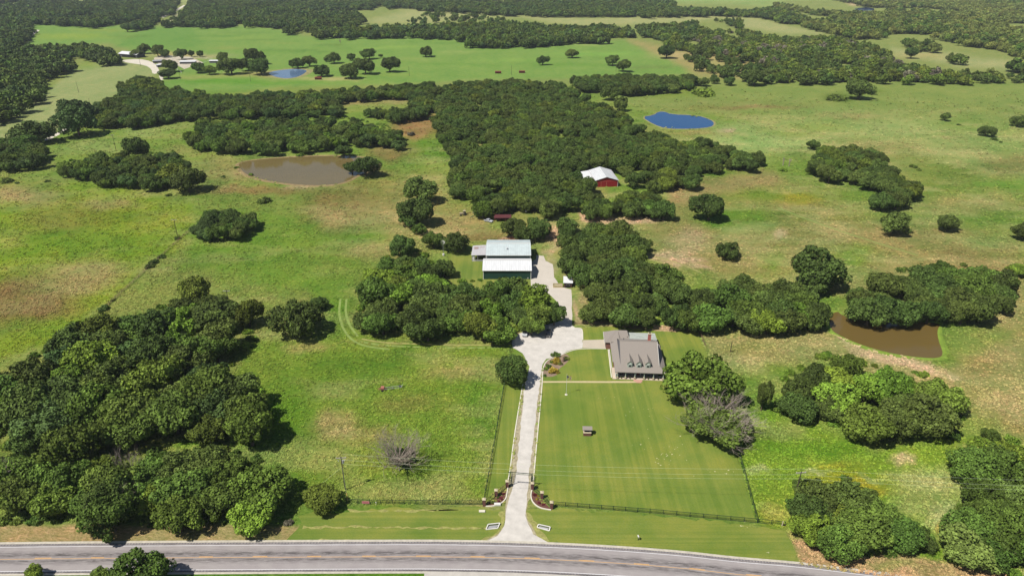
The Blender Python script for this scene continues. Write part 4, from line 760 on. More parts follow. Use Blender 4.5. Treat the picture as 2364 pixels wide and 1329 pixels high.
# bushes in the open
BUS = [(612, 463, 34, 'd', 'dark round bush alone below the brown pond'), (355, 604, 26, 'd', 'dark bush on the overgrown fence line, middle'), (372, 592, 22, 'd', 'dark bush on the overgrown fence line, upper'), (345, 614, 26, 'd', 'lower of the three dark bushes on the overgrown fence line'),
 (410, 550, 16, 'd', 'small dark bush at the foot of the meadow power pole'), (238, 711, 30, 'd', 'dark bush at the lower end of the overgrown fence line'), (262, 693, 14, 'm', 'tiny bush next to the lower end of the overgrown fence line'), (515, 408, 14, 'd', 'small dark bush on the dam left of the brown pond'),
 (110, 418, 14, 'd', 'small dark bush in the left meadow above the tan patch'), (15, 418, 26, 'd', 'dark bush at the left edge above the tan patch'), (40, 422, 12, 'd', 'tiny bush right of the one at the left edge'), (390, 450, 16, 'm', 'small bush left of the dam in the grass'),
 (545, 387, 14, 'b', 'bright shrub on the left shore of the brown pond'), (580, 403, 14, 'b', 'bright round shrub in the water of the brown pond'), (694, 358, 20, 'b', 'bright shrub on the far shore of the brown pond'),
 (2110, 384, 20, 'm', 'low green bush right of the right meadow clump'), (2122, 392, 14, 'm', 'tiny green bush beside the one right of the meadow clump'), (2214, 288, 10, 'm', 'tiny bush left of the small far right tree'), (2296, 322, 16, 'd', 'bush below the small far right tree'), (1622, 212, 60, 'b', 'wide low green thicket in the far right meadow'),
 (1630, 207, 24, 'd', 'dark bush standing in the wide low thicket'), (1600, 203, 18, 'm', 'small bush at the left of the wide low thicket'), (1930, 224, 50, 'm', 'flat dark green brush patch in the far right meadow'), (2345, 280, 12, 'm', 'tiny bush at the far right edge'), (2310, 328, 10, 'm', 'small shrub right of the bush below the small far tree'),
 (1808, 392, 22, 'b', 'bright shrub at the foot of the dead snags'), (1650, 384, 26, 'b', 'bright shrub at the right tip of the big wood'), (2040, 990, 70, 'm', 'dense low green shrub at the lower rim of the oak grove below the side pond'), (2180, 968, 40, 'b', 'bright shrub right of the oak grove below the side pond'),
 (1800, 945, 40, 'b', 'bright shrub between the column tree and the oak grove'), (2060, 1250, 50, 'b', 'bright green bush by the road at lower right'), (1500, 755, 20, 'b', 'bright shrub under the oaks behind the house'), (1735, 760, 26, 'b', 'bright bush under the oak row, right of the house lawn'), (1455, 640, 14, 'y', 'pale bush'),
 (400, 168, 14, 'd', 'tiny bush on the ranch road bend'), (1462, 1328, 8, 'm', 'tiny shrub'),
 (668, 1205, 26, 'g', 'bare grey brush heap at the end of the roadside thicket'), (950, 310, 20, 'g', 'grey brush pile on the brown patch behind the brown pond')]
for x, y, w_, k, lab in BUS:
    if lab in ('pale bush', 'tiny shrub'): continue
    X_, Y_, r = place(x, y, w_, .25); bush(X_, Y_, r, k, lab, hs=.55 if w_ > 45 else .9)
# undergrowth fringes of the woods: low bushes seen as one mass
def fringe(name, label, poly, w0, k, seed):
    g = random.Random(seed); W = [P(*q) for q in poly]; pts = []; rad = []
    for i in range(len(W)):
        a, b = W[i], W[(i + 1) % len(W)]; L = (b - a).length
        for j in range(int(L / 2.6)):
            if g.random() < .75:
                p = a.lerp(b, g.random()); c_ = sum(W, Vector()) / len(W); p = p.lerp(c_, g.uniform(.02, .12)); pts.append((p.x, p.y, 0)); rad.append(g.uniform(.8, w0))
    scatter(name, pts, np.array(rad), proto_coll('B' + k, BSH, k), 4, label)
for i in (0, 1, 2, 5, 6, 7, 8, 10, 12):
    fringe('undergrowth', 'low green undergrowth along the rim of ' + WOODS[i][0], WOODS[i][1], 2.2, 'm' if i % 2 else 'b', i)
# dead and half-dead trees
def dead(px, py, w_, seed, label, leaf=None, hs=.85, name='dead_tree', n0=8, lev=3, zk=.6, r0=.04, **kw):
    x, y, r = place(px, py, w_, zk); e = empty(name, (x, y, 0), random.uniform(0, 6), label, 'dead tree' if not leaf else 'tree'); e.scale = (r, r, r * hs)
    link('branches', branches('branches', seed, n0, lev, r0, **kw), MDEAD, e)
    if leaf:
        c = link('crown', CRN[seed % 8], None, e); c.scale = (.9, .9, .7); c.material_slots[0].link = 'OBJECT'; c.material_slots[0].material = LM[leaf]
    return e
dead(918, 1042, 188, 3, 'grey dead brushy tree with a little green inside, alone in the left meadow', None, 1.15, n0=42, lev=3, r0=.010, up=.15, L0=.4)
xb, yb, rb = place(930, 1050, 70, .3); bush(xb, yb, rb, 't', 'green brush growing up inside the grey dead tree in the left meadow', hs=1.0)
e = dead(1662, 945, 180, 5, 'big half-dead tree with bleached branches over green leaves at the lawn edge', 'm', .72, 'half_dead_tree', n0=32, lev=3, r0=.016, up=.3, L0=.62, zk=.75)
dead(1230, 470, 34, 8, 'leafless tree among the oaks beside the equipment yard', None, 1.3, n0=7, lev=3, r0=.03, up=.4, zk=.8)
dead(10, 1090, 110, 11, 'white bare tree at the left edge in the roadside thicket', None, 1.5, n0=4, lev=2, r0=.035, up=.9, zk=1.0)
dead(300, 1075, 110, 12, 'bare grey tree with upright twigs in the roadside thicket', None, 1.7, n0=10, lev=3, r0=.014, up=.9, zk=1.0)
dead(250, 1150, 150, 13, 'leafless tangled tree low in the roadside thicket', None, 1.1, n0=14, lev=3, r0=.012, up=.3, zk=.8)
dead(785, 96, 12, 14, 'tiny bare snag in the far bright meadow', None, 1.6, n0=3, lev=1, r0=.08, up=.8)
dead(1808, 378, 14, 15, 'left dead snag at the bright shrub in the right meadow', None, 3.2, n0=3, lev=1, r0=.09, up=1.2); dead(1822, 380, 14, 16, 'right dead snag at the bright shrub in the right meadow', None, 3.0, n0=3, lev=1, r0=.09, up=1.2)
dead(2055, 1225, 30, 17, 'white dead trunk leaning out of the thicket at the lower right road bend', None, 2.0, n0=3, lev=1, r0=.05, up=1.0)
# ---------------------------------------------------------------- materials of built things
MRF = mat('grey shingles', C(156, 147, 138), .9, .16, 6, bump=.02, bscale=9, stretch=(1, 3, 3)); MRF2 = mat('pale green metal roof', C(186, 192, 182), .7, .22, .9)
MBR = mat('red brown brick', C(150, 104, 92), .9, .3, 5); MSID = mat('dark grey siding', C(112, 110, 116), .8, .12, 3); MWT_ = mat('white trim', C(236, 234, 226), .6, .04, 2)
MGT = mat('pale green trim', C(188, 204, 190), .6, .05, 2); MGL = mat('window glass', (.03, .04, .05, 1), .08, .1, 1, spec=.6); MDGR = mat('dark green metal', C(40, 78, 68), .5, .06, 1, stretch=(4, 4, .1))
MWR = mat('white metal roof', C(232, 233, 234), .5, .10, .5, stretch=(3, .4, 1)); MSEAM = mat('roof seam', C(196, 200, 202), .5, .1, 1); MWR2 = mat('pale blue-grey metal roof', C(206, 218, 218), .45, .12, .5); MBLK = mat('black metal', (.02, .022, .022, 1), .5, .2, 2); MFEN = mat('dark green fence', C(34, 62, 48), .6, .15, 2)
MSTO = mat('pale stone', C(206, 192, 160), .9, .15, 3); MPOR = mat('porch concrete', C(214, 196, 176), .9, .08, 2); MWOOD = mat('weathered wood', C(150, 122, 98), .9, .25, 3, stretch=(1, 1, 6)); MRED = mat('barn red metal', C(164, 36, 40), .55, .08, 1)
MGRAY = mat('grey galvanised metal', C(190, 190, 192), .45, .1, 1, metal=.3); MRUST = mat('rusty metal', C(134, 72, 54), .8, .3, 2); MMUL = mat('red brown mulch', C(112, 76, 64), .95, .3, 2, bump=.05); MPOLE = mat('dark tarred pole', C(74, 62, 56), .9, .2, 2)
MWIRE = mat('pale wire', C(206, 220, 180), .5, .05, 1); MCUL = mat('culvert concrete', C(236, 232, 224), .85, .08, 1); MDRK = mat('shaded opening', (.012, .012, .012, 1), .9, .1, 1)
MSK = mat('skylight panel', C(170, 140, 132), .5, .2, 2); MBRICKP = mat('pillar brick', C(126, 84, 78), .9, .3, 6)
# ---------------------------------------------------------------- house
A0 = P(1421, 875.5); hz = math.radians(-3.757)
H = empty('house', (A0.x, A0.y, 0), hz, 'single storey house with large grey shingle roof, three dormers and a columned front porch', 'house')
def part(n, mb, m, par, **k): return mb.build(n, m, par, **k)
# walls: main body, side wings, garage
part('wall', MB().box(1.3, 13.5, 2.6, 18.4, 0, 2.9), MSID, H); part('wall', MB().box(-.2, 1.3, 6.7, 18.4, 0, 2.7), MBR, H)
part('wall', MB().box(13.5, 15.2, 4.6, 17.6, 0, 2.7), MBR, H); gar = part('garage_wall', MB().box(-2.0, 6, 18.4, 24.9, 0, 2.75), MBR, H)
part('porch_floor', MB().box(.1, 15.3, .1, 2.6, 0, .22).box(-.9, 1.3, .1, 6.7, 0, .2), MPOR, H); part('front_step', MB().box(5.6, 8.3, -.9, .1, 0, .13).box(6.3, 7.9, -1.5, -.9, 0, .08), mat('brick step', C(206, 160, 140), .9, .15, 3), H)
part('side_strip', MB().box(-1.35, -1.05, 1, 18.0, 0, .12), MCURB, H)
# main gable roof: ridge at 10.6 m back, 8.2 m high
def roof(name, pts, m, par=None, th=.18): return part(name, MB().slab(pts, th), m, par or H)
zr = 8.1; vr = 10.6; ze = 2.9; k_ = (zr - ze) / (vr + .1)
zf = lambda v: ze + k_ * (v + .1)
roof('roof', [(1.5, 2.4, zf(2.4)), (13.5, 2.4, zf(2.4)), (13.5, vr, zr), (1.5, vr, zr)], MRF)
roof('roof', [(1.5, vr, zr), (13.5, vr, zr), (13.5, 18.8, 4.0), (1.5, 18.8, 4.0)], MRF)
roof('porch_roof', [(-.35, -.1, ze), (15.5, -.1, ze), (13.5, 2.4, zf(2.4)), (1.5, 2.4, zf(2.4))], MRF)
roof('side_roof', [(-.35, -.1, ze), (1.5, 2.4, zf(2.4)), (1.5, 18.5, zf(2.4)), (-.75, 18.5, ze - .05), (-.75, 6, ze - .05), (-.35, 5.6, ze)], MRF)
roof('side_roof', [(15.5, -.1, ze), (15.75, 4.6, ze - .08), (15.75, 17.8, ze - .08), (13.5, 17.8, zf(2.4) - .05), (13.5, 2.4, zf(2.4))], MRF)
for u in (1.5, 13.5):
    part('gable_wall', MB().add([(u - .06, 2.6, 2.9), (u - .06, 18.4, 2.9), (u - .06, 18.4, 4.0), (u - .06, vr, zr - .2), (u - .06, 2.6, zf(2.4) - .1), (u + .03, 2.6, 2.9), (u + .03, 18.4, 2.9), (u + .03, 18.4, 4.0), (u + .03, vr, zr - .2), (u + .03, 2.6, zf(2.4) - .1)],
                                [(0, 1, 2, 3, 4), (9, 8, 7, 6, 5), (0, 5, 6, 1), (1, 6, 7, 2), (2, 7, 8, 3), (3, 8, 9, 4), (4, 9, 5, 0)]), MSID, H)
    part('rake_trim', MB().bar((u + .05, 2.45, zf(2.4) - .08), (u + .05, vr, zr - .08), .1, .2).bar((u + .05, vr, zr - .08), (u + .05, 18.85, 3.92), .1, .2), MWT_ if u > 5 else MRF, H)
part('ridge_cap', MB().bar((1.45, vr, zr + .02), (13.55, vr, zr + .02), .35, .08), MRF, H)
# garage hip roof and its cross gable
g0 = (-2.6, 18.0, 2.75); g1 = (6.2, 18.0, 2.75); g2 = (6.2, 25.3, 2.75); g3 = (-2.6, 25.3, 2.75); ra = (1.2, 21.7, 5.6); rb_ = (5.0, 21.7, 5.6)
part('garage_roof', MB().add([g0, g1, g2, g3, ra, rb_], [(0, 1, 5, 4), (1, 2, 5), (2, 3, 4, 5), (3, 0, 4), (3, 2, 1, 0)]), MRF, H)
part('cross_gable_roof', MB().add([(-.6, 17.2, 3.5), (2.6, 17.2, 3.6), (1.9, 21.2, 5.55), (.4, 19.5, 4.4), (-.6, 17.2, 3.3), (2.6, 17.2, 3.4), (1.9, 21.2, 5.3)], [(0, 1, 2, 3), (0, 4, 5, 1), (1, 5, 6, 2), (4, 6, 5), (0, 3, 4), (3, 2, 6, 4)]), MRF, H)
part('garage_door', MB().box(-2.05, -1.98, 19.2, 21.4, 0, 2.2), MDRK, H); part('garage_door', MB().box(-2.05, -1.98, 22.1, 24.4, 0, 2.2), MWT_, H)
part('eave_trim', MB().bar((-2.65, 18, 2.7), (-2.65, 25.3, 2.7), .08, .2), MWT_, H); part('side_wall_trim', MB().box(-.95, -.75, 6.5, 17.8, .1, .3), MWT_, H)
# rear patio roof, chimney
roof('patio_roof', [(5.6, 18.8, 3.9), (14.9, 18.8, 3.9), (14.9, 24.6, 3.2), (5.6, 24.6, 3.2)], MRF2)
for u in (5.8, 10.2, 14.7): part('patio_post', MB().box(u - .1, u + .1, 24.2, 24.4, 0, 3.1), MWT_, H)
ch = part('chimney', MB().box(10.95, 11.85, 12.9, 13.9, 5.5, 9.3), mat('chimney brick', C(196, 118, 104), .9, .3, 5), H)
part('chimney_cap', MB().box(10.85, 11.95, 12.8, 14.0, 9.3, 9.45), MSTO, ch); part('flue', MB().tube((11.4, 13.4, 9.45), (11.4, 13.4, 9.9), .22, .2, 10), MBLK, ch)
for u, v in ((3.2, 14), (4.6, 16)): part('roof_vent', MB().tube((u, v, 6.2), (u, v, 7.0 if v < 15 else 6.2 + .3), .1), MBLK, H)
# dormers
def dormer(u):
    d = part('dormer', MB().box(u - .72, u + .72, 1.55, 5.2, 3.6, 5.25), MGT, H)
    ap = (u, 1.4, 6.05); bk = (u, 6.35, 6.05)
    part('dormer_roof', MB().slab([(u - .98, 1.3, 5.2), ap, bk, (u - .98, 4.4, 5.2)], .1).slab([ap, (u + .98, 1.3, 5.2), (u + .98, 4.4, 5.2), bk], .1), MRF, d)
    part('gable_trim', MB().add([(u - .72, 1.53, 5.25), (u + .72, 1.53, 5.25), (u, 1.53, 5.9), (u - .72, 1.6, 5.25), (u + .72, 1.6, 5.25), (u, 1.6, 5.9)], [(0, 1, 2), (5, 4, 3), (0, 3, 4, 1), (1, 4, 5, 2), (2, 5, 3, 0)]).bar((u - .8, 1.5, 5.22), (u, 1.5, 5.92), .07, .1).bar((u + .8, 1.5, 5.22), (u, 1.5, 5.92), .07, .1), MGT, d)
    part('window_frame', MB().box(u - .48, u + .48, 1.48, 1.56, 3.95, 5.1), MWT_, d)
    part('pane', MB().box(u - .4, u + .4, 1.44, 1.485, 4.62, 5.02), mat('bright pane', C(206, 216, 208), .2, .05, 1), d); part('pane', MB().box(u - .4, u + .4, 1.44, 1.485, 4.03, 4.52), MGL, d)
for u in (4.3, 7.1, 9.9): dormer(u)
# porch: posts on stone bases, windows, door, planters
for i in range(6):
    u = [.55, 3.05, 5.95, 8.85, 11.75, 14.75][i]
    p = part('porch_post', MB().box(u - .11, u + .11, .22, .44, .9, 2.75), MGT, H); part('post_base', MB().box(u - .24, u + .24, .1, .56, .2, .95), MSTO, p); part('post_capital', MB().box(u - .18, u + .18, .16, .5, 2.62, 2.8), MGT, p)
part('porch_beam', MB().box(.2, 15.2, .22, .44, 2.6, 2.78), MGT, H)
for u, w2 in ((4.4, 1.6), (10.3, 1.6), (13.0, 1.0), (1.9, .6)):
    f = part('window', MB().box(u - w2 / 2, u + w2 / 2, 2.52, 2.6, .8, 2.3), MWT_, H)
    n_ = 2 if w2 > 1.2 else 1
    for j in range(n_): part('pane', MB().box(u - w2 / 2 + .08 + j * (w2 / n_), u - w2 / 2 - .05 + (j + 1) * w2 / n_, 2.48, 2.525, .9, 2.2), MGL, f)
dr = part('front_door', MB().box(6.7, 7.8, 2.5, 2.6, .22, 2.4), mat('dark red door', C(112, 52, 44), .5, .1, 1), H); part('door_frame', MB().box(6.5, 6.68, 2.48, 2.6, .22, 2.5).box(7.82, 8.0, 2.48, 2.6, .22, 2.5), MWT_, dr)
part('white_end_wall', MB().box(.0, .18, .5, 2.5, .2, 2.7), MWT_, H)
def loc2w(u, v, z=0): 
    c, s = math.cos(hz), math.sin(hz); return (A0.x + u * c - v * s, A0.y + u * s + v * c, z)
for u, lab in ((1.8, 'first'), (4.5, 'second'), (10.2, 'third'), (13.3, 'last')):
    e = empty('potted_plant', loc2w(u, .35, .22), 0, 'small potted plant on the porch edge, %s from the left' % lab, 'potted plant', 'potted plants along the porch edge')
    part('pot', MB().tube((0, 0, 0), (0, 0, .3), .15, .2, 10), MSTO, e); c = link('plant', BSH[1], None, e); c.scale = (.28, .28, .3); c.location = (0, 0, .32)
# ---------------------------------------------------------------- green barns with white roofs
def barn(name, label, x0, x1, y0, y1, ze_, zr_, mw, mr, ribs, yr=None, slab=True):
    e = empty(name, ((x0 + x1) / 2, (y0 + y1) / 2, 0), 0, label, 'barn'); w_ = (x1 - x0) / 2; d_ = (y1 - y0) / 2
    yr = 0 if yr is None else yr
    part('front_wall', MB().box(-w_, w_, -d_, -d_ + .12, 0, ze_), mw, e); part('back_wall', MB().box(-w_, w_, d_ - .12, d_, 0, ze_), mw, e)
    for sx in (-1, 1):
        xa, xb_ = (sx * w_ - .12, sx * w_) if sx > 0 else (sx * w_, sx * w_ + .12)
        part('end_wall', MB().add([(xa, -d_ + .13, 0), (xa, d_ - .13, 0), (xa, d_ - .13, ze_), (xa, yr, zr_ - .05), (xa, -d_ + .13, ze_), (xb_, -d_ + .13, 0), (xb_, d_ - .13, 0), (xb_, d_ - .13, ze_), (xb_, yr, zr_ - .05), (xb_, -d_ + .13, ze_)],
                                  [(0, 1, 2, 3, 4), (9, 8, 7, 6, 5), (0, 5, 6, 1), (1, 6, 7, 2), (2, 7, 8, 3), (3, 8, 9, 4), (4, 9, 5, 0)]), mw, e)
        part('corner_trim', MB().box(sx * (w_ + .01) - .12, sx * (w_ + .01) + .12, -d_ - .05, -d_ + .1, 0, ze_), MWT_, e)
    L = w_ + .35
    part('roof', MB().slab([(-L, -d_ - .35, ze_ - .02), (L, -d_ - .35, ze_ - .02), (L, yr, zr_), (-L, yr, zr_)], .12), mr, e)
    part('roof', MB().slab([(-L, yr, zr_), (L, yr, zr_), (L, d_ + .35, ze_ - .02), (-L, d_ + .35, ze_ - .02)], .12), mr, e)
    part('ridge_cap', MB().bar((-L, yr, zr_ + .03), (L, yr, zr_ + .03), .5, .06), MWT_, e)
    mb = MB(); n = ribs
    for i in range(n + 1):
        x = -L + 2 * L * i / n; mb.bar((x, -d_ - .35, ze_ + .01), (x, yr, zr_ + .03), .05, .06)
    part('roof_seams', mb, MSEAM, e, kind='stuff')
    mb = MB()
    for i in range(ribs + 1): x = -w_ + .2 + (2 * w_ - .4) * i / ribs; mb.box(x - .03, x + .03, -d_ - .03, -d_, 0, ze_ - .1)
    part('wall_ribs', mb, mw, e, kind='stuff')
    part('gutter', MB().bar((-L, -d_ - .4, ze_ - .1), (L, -d_ - .4, ze_ - .1), .12, .12), MWT_, e)
    return e
b1 = barn('green_barn', 'front dark green metal barn with a bright white roof', -11.75, 7.75, 254.2, 266.0, 4.1, 6.1, MDGR, MWR, 22)
b2 = barn('green_barn', 'rear dark green metal barn with a pale blue-grey ribbed roof', -10.8, 7.75, 267.2, 284.0, 5.3, 7.2, MDGR, MWR2, 20)
for b, d_ in ((b1, 5.9), (b2, 8.4)):
    dz = 3.2
    part('barn_door', MB().box(9.77 if b is b1 else 9.3, 9.82 if b is b1 else 9.34, -2.4, 2.4, 0, 3.6), MWT_, b)
part('roof_vent', MB().tube((-.6, -4.6, 6.0), (-.6, -4.6, 7.0), .22, .22, 10).tube((-.6, -4.6, 7.0), (-.6, -4.6, 7.25), .38, .1, 10), MGRAY, b2)
part('wall_lamp', MB().box(8.4, 8.7, -6.1, -5.95, .3, .8), MWT_, b1)
L_ = empty('lean_to_shed', (-14.3, 276.5, 0), 0, 'open lean-to shed with a grey metal roof against the rear green barn', 'shed')
part('roof', MB().slab([(-3.4, -4.2, 2.9), (3.3, -4.0, 3.0), (3.3, 4.6, 4.2), (-3.1, 4.4, 3.9)], .1), mat('weathered metal roof', C(196, 194, 196), .5, .15, 1, stretch=(3, .3, 1)), L_)
for x in (-3.1, -.6, 2.9): part('post', MB().box(x - .1, x + .1, -3.9, -3.7, 0, 2.85), MGRAY, L_)
part('back_wall', MB().box(-3.1, 3.0, 4.0, 4.1, 0, 3.8), MWOOD, L_); part('half_wall', MB().box(-3.1, 2.9, -4.0, -3.92, 0, .8), MGRAY, L_)
for x0, x1, y0 in ((-2.4, -.5, 2.2), (.0, 2.2, 2.2), (-2.4, -.5, 1.2)): part('skylight', MB().add([(x0, y0, 2.9 + (y0 + 4.2) / 8.6 * 1.1 + .06), (x1, y0, 2.95 + (y0 + 4.2) / 8.6 * 1.1 + .07), (x1, y0 + .6, 3.0 + (y0 + 4.8) / 8.6 * 1.1 + .07), (x0, y0 + .6, 2.95 + (y0 + 4.8) / 8.6 * 1.1 + .06)], [(0, 1, 2, 3)]), MSK, L_)
e = empty('storage_tank', (-16.6, 273.2, 0), 0, 'white tank standing under the lean-to roof', 'tank'); part('tank_body', MB().tube((0, 0, .2), (0, 0, 2.0), .75, .75, 14).tube((0, 0, 2.0), (0, 0, 2.25), .75, .3, 14), MWT_, e); part('base', MB().box(-.8, .8, -.8, .8, 0, .2), MCO, e)
part('roof_rack', MB().box(-1, 1, -.02, .02, .9, 1.0), MGRAY, e) if False else None
# ---------------------------------------------------------------- red barn
p0 = P(1381, 432); p1 = P(1427.5, 431); ra_ = math.atan2(p1.y - p0.y, p1.x - p0.x) + math.radians(-2); mid = (p0 + p1) / 2
RB = empty('red_barn', (mid.x - 1.2, mid.y, 0), math.radians(4.5), 'red metal barn with a white gable roof, standing in the oak wood', 'barn')
w_, D_ = 6.6, 20.5
part('gable_wall', MB().add([(-w_, 0, 0), (w_, 0, 0), (w_, 0, 4), (0, 0, 5.9), (-w_, 0, 4), (-w_, .15, 0), (w_, .15, 0), (w_, .15, 4), (0, .15, 5.9), (-w_, .15, 4)], [(0, 1, 2, 3, 4), (9, 8, 7, 6, 5), (0, 5, 6, 1), (1, 6, 7, 2), (2, 7, 8, 3), (3, 8, 9, 4), (4, 9, 5, 0)]), MRED, RB)
part('back_wall', MB().box(-w_, w_, D_ - .15, D_, 0, 4), MRED, RB)
for s_ in (-1, 1):
    part('side_wall', MB().box(s_ * w_ - .08, s_ * w_ + .08, .16, D_, 0, 4), MRED, RB)
    part('roof', MB().slab([(s_ * (w_ + .5), -.5, 3.85), (0, -.5, 6.0), (0, D_ + .4, 6.0), (s_ * (w_ + .5), D_ + .4, 3.85)], .12), MWR, RB)
part('lean_to_roof', MB().slab([(-12.6, 3.0, 3.0), (-w_ - .52, 1.0, 3.83), (-w_ - .52, D_ + .4, 3.83), (-13.0, D_ + .4, 2.95)], .12), MWR, RB); part('lean_to_wall', MB().box(-12.4, -12.25, 3.2, D_, 0, 2.8).box(-12.2, -w_ - .1, 3.2, 3.3, 0, 3), MRED, RB)
mb = MB()
for i in range(19):
    y = -.4 + (D_ + .7) * i / 18
    for s_ in (-1, 1): mb.bar((s_ * (w_ + .5), y, 3.88), (0, y, 6.03), .06, .06)
part('roof_seams', mb, MSEAM, RB, kind='stuff'); part('ridge_cap', MB().bar((0, -.5, 6.04), (0, D_ + .4, 6.04), .4, .06), MSEAM, RB)
part('corner_trim', MB().box(w_ - .1, w_ + .12, -.06, -.01, 0, 3.9), MWT_, RB)
part('door_track', MB().box(-w_ + .2, w_ - .2, -.14, -.01, 3.25, 3.5), mat('red trim', C(186, 84, 76), .6, .1, 1), RB)
for j, (x0, x1) in enumerate(((-6.3, -3.2), (-3.1, -.15), (.05, 3.0), (3.1, 6.2))):
    d_ = part('barn_door', MB().box(x0, x1, -.12, -.02, .05, 3.2), MRED, RB); mb = MB()
    for i in range(7): x = x0 + (x1 - x0) * (i + .5) / 7; mb.box(x - .03, x + .03, -.15, -.12, .1, 3.15)
    part('door_ribs', mb, MRED, d_, kind='stuff')
    if j in (1, 2): part('door_trim', MB().box(x0 - .08, x0 + .08, -.17, -.12, .05, 3.2), mat('faded trim', C(206, 150, 120), .7, .1, 1), d_)
# ---------------------------------------------------------------- small shed by the barn drive
q = P(1311, 664); e = empty('small_shed', (q.x, q.y, 0), math.radians(-4), 'small brown shed with a white roof beside the barn drive', 'shed')
part('wall', MB().box(-1.6, 1.6, 0, 3.4, 0, 2.3), mat('brown shed wood', C(96, 66, 56), .8, .2, 2), e); part('roof', MB().slab([(-1.9, -.3, 2.25), (1.9, -.3, 2.25), (1.9, 3.8, 3.3), (-1.9, 3.8, 3.3)], .1), MWR, e)
part('door', MB().box(-1.1, 1.0, -.05, -.005, .05, 1.9), MDRK, e); part('arch_trim', MB().bar((-.9, -.08, 1.1), (-.4, -.08, 1.6), .08).bar((-.4, -.08, 1.6), (.3, -.08, 1.6), .08).bar((.3, -.08, 1.6), (.8, -.08, 1.1), .08), MGRAY, e)
q = P(1288, 664); e = empty('wood_bin', (q.x, q.y, 0), 0, 'low pale wooden bin left of the small brown shed', 'bin')
for x0, x1, y0, y1 in ((-1.9, 1.9, 0, .12), (-1.9, 1.9, 2.2, 2.32), (-1.9, -1.78, .12, 2.2), (1.78, 1.9, .12, 2.2)): part('board', MB().box(x0, x1, y0, y1, 0, .9), MPATH, e)
part('fill', MB().box(-1.77, 1.77, .13, 2.19, 0, .5), MDG, e)
# ---------------------------------------------------------------- fences
def fence(label, pts, h=1.25, sp=3.0, mesh_=True, mfen=None, name='chain_link_fence'):
    mfen = mfen or MFEN; W = [P(*p) for p in pts]; o = W[0]; e = empty(name, o, 0, label, 'fence'); pm = None; rl = MB(); ml = MB()
    for i in range(len(W) - 1):
        a, b = W[i] - o, W[i + 1] - o; L = (b - a).length; n = max(1, round(L / sp)); t = (b - a).normalized()
        for j in range(n + (1 if i == len(W) - 2 else 0)):
            p = a.lerp(b, j / n)
            if pm is None: q = MB().tube((0, 0, 0), (0, 0, h + .1), .075, .07, 6).build('post', mfen, e); pm = q
            else: q = link('post', pm.data, None, e)
            q.location = p
        up = Vector((0, 0, 1))
        for z in ((h, .06) if mesh_ else (h, h * .55, .35)): rl.bar(a + up * z, b + up * z, .07)
        if mesh_:
            k = int(L / .22)
            for j in range(k):
                s0 = L * j / k; s1 = min(L, s0 + h * .9); zz = h * (s1 - s0) / (h * .9)
                ml.add([a + t * s0 + up * .06, a + t * (s0 + .032) + up * .06, a + t * s1 + up * zz, a + t * (s1 - .032) + up * zz], [(0, 1, 2, 3)])
                s0 = L - s0; s1 = max(0, s0 - h * .9); zz = h * (s0 - s1) / (h * .9)
                ml.add([a + t * s0 + up * .06, a + t * (s0 - .032) + up * .06, a + t * s1 + up * zz, a + t * (s1 + .032) + up * zz], [(0, 1, 2, 3)])
    rl.build('rail', mfen, e)
    if mesh_: ml.build('wire_mesh', mfen, e, kind='stuff')
    return e
fence('dark chain link fence along the front, left of the entrance', [(800, 1161), (960, 1163), (1114, 1164)])
fence('dark chain link fence along the front, right of the entrance', [(1278, 1166), (1500, 1183), (1749, 1206), (1812, 1213)])
fence('dark fence between the side lawn and the left meadow', [(1118, 1152), (1140, 1030), (1165, 885)])
fence('dark fence up the right side of the front lawn', [(1748, 1205), (1722, 1110), (1697, 1020)])
fence('short dark fence at the left corner of the gravel yard', [(1177, 815), (1184, 782)])
fence('short grey fence at the upper right corner of the house lawn', [(1628, 800), (1612, 764)], mfen=MWOOD)
fence('low dark rail fence behind the house lawn under the oaks', [(1326, 748), (1410, 747), (1470, 749)], h=.9, mesh_=False, mfen=MWOOD, name='rail_fence')
fence('brown wire fence behind the green barns', [(1085, 556), (1150, 553), (1190, 554)], h=1.2, mesh_=False, mfen=MRUST, name='wire_fence')
# overgrown pasture fence line running up the left meadow
fence('old wire fence in the overgrown line across the left meadow', [(238, 716), (345, 618), (412, 556), (440, 532)], h=1.1, sp=5, mesh_=False, mfen=MWOOD, name='wire_fence')
# ---------------------------------------------------------------- entrance: brick pillars, wing fences, gate frame, flower beds
PL = [(1118, 1166, 'left of the drive, nearest the road'), (1145.5, 1145, 'middle one left of the drive'), (1171, 1124, 'beside the gate, left of the drive'), (1229, 1129, 'beside the gate, right of the drive'), (1251, 1150, 'middle one right of the drive'), (1273, 1173, 'right of the drive, nearest the road')]
pil = None; PW = []
for x, y, lab in PL:
    q = P(x, y); PW.append(q)
    if pil is None:
        pil = empty('brick_pillar', q, 0); part('shaft', MB().box(-.36, .36, -.36, .36, 0, 1.95), MBRICKP, pil, bevel=.02); cp = part('cap', MB().box(-.45, .45, -.45, .45, 1.95, 2.12), MSTO, pil, bevel=.03); part('cap_top', MB().add([(-.4, -.4, 2.12), (.4, -.4, 2.12), (.4, .4, 2.12), (-.4, .4, 2.12), (0, 0, 2.3)], [(0, 1, 4), (1, 2, 4), (2, 3, 4), (3, 0, 4)]), MSTO, cp)
        o = pil
    else: o = copy_tree(pil); o.location = q
    tag(o, 'brick pillar with pale cap, ' + lab, 'pillar', 'brick pillars at the entrance')
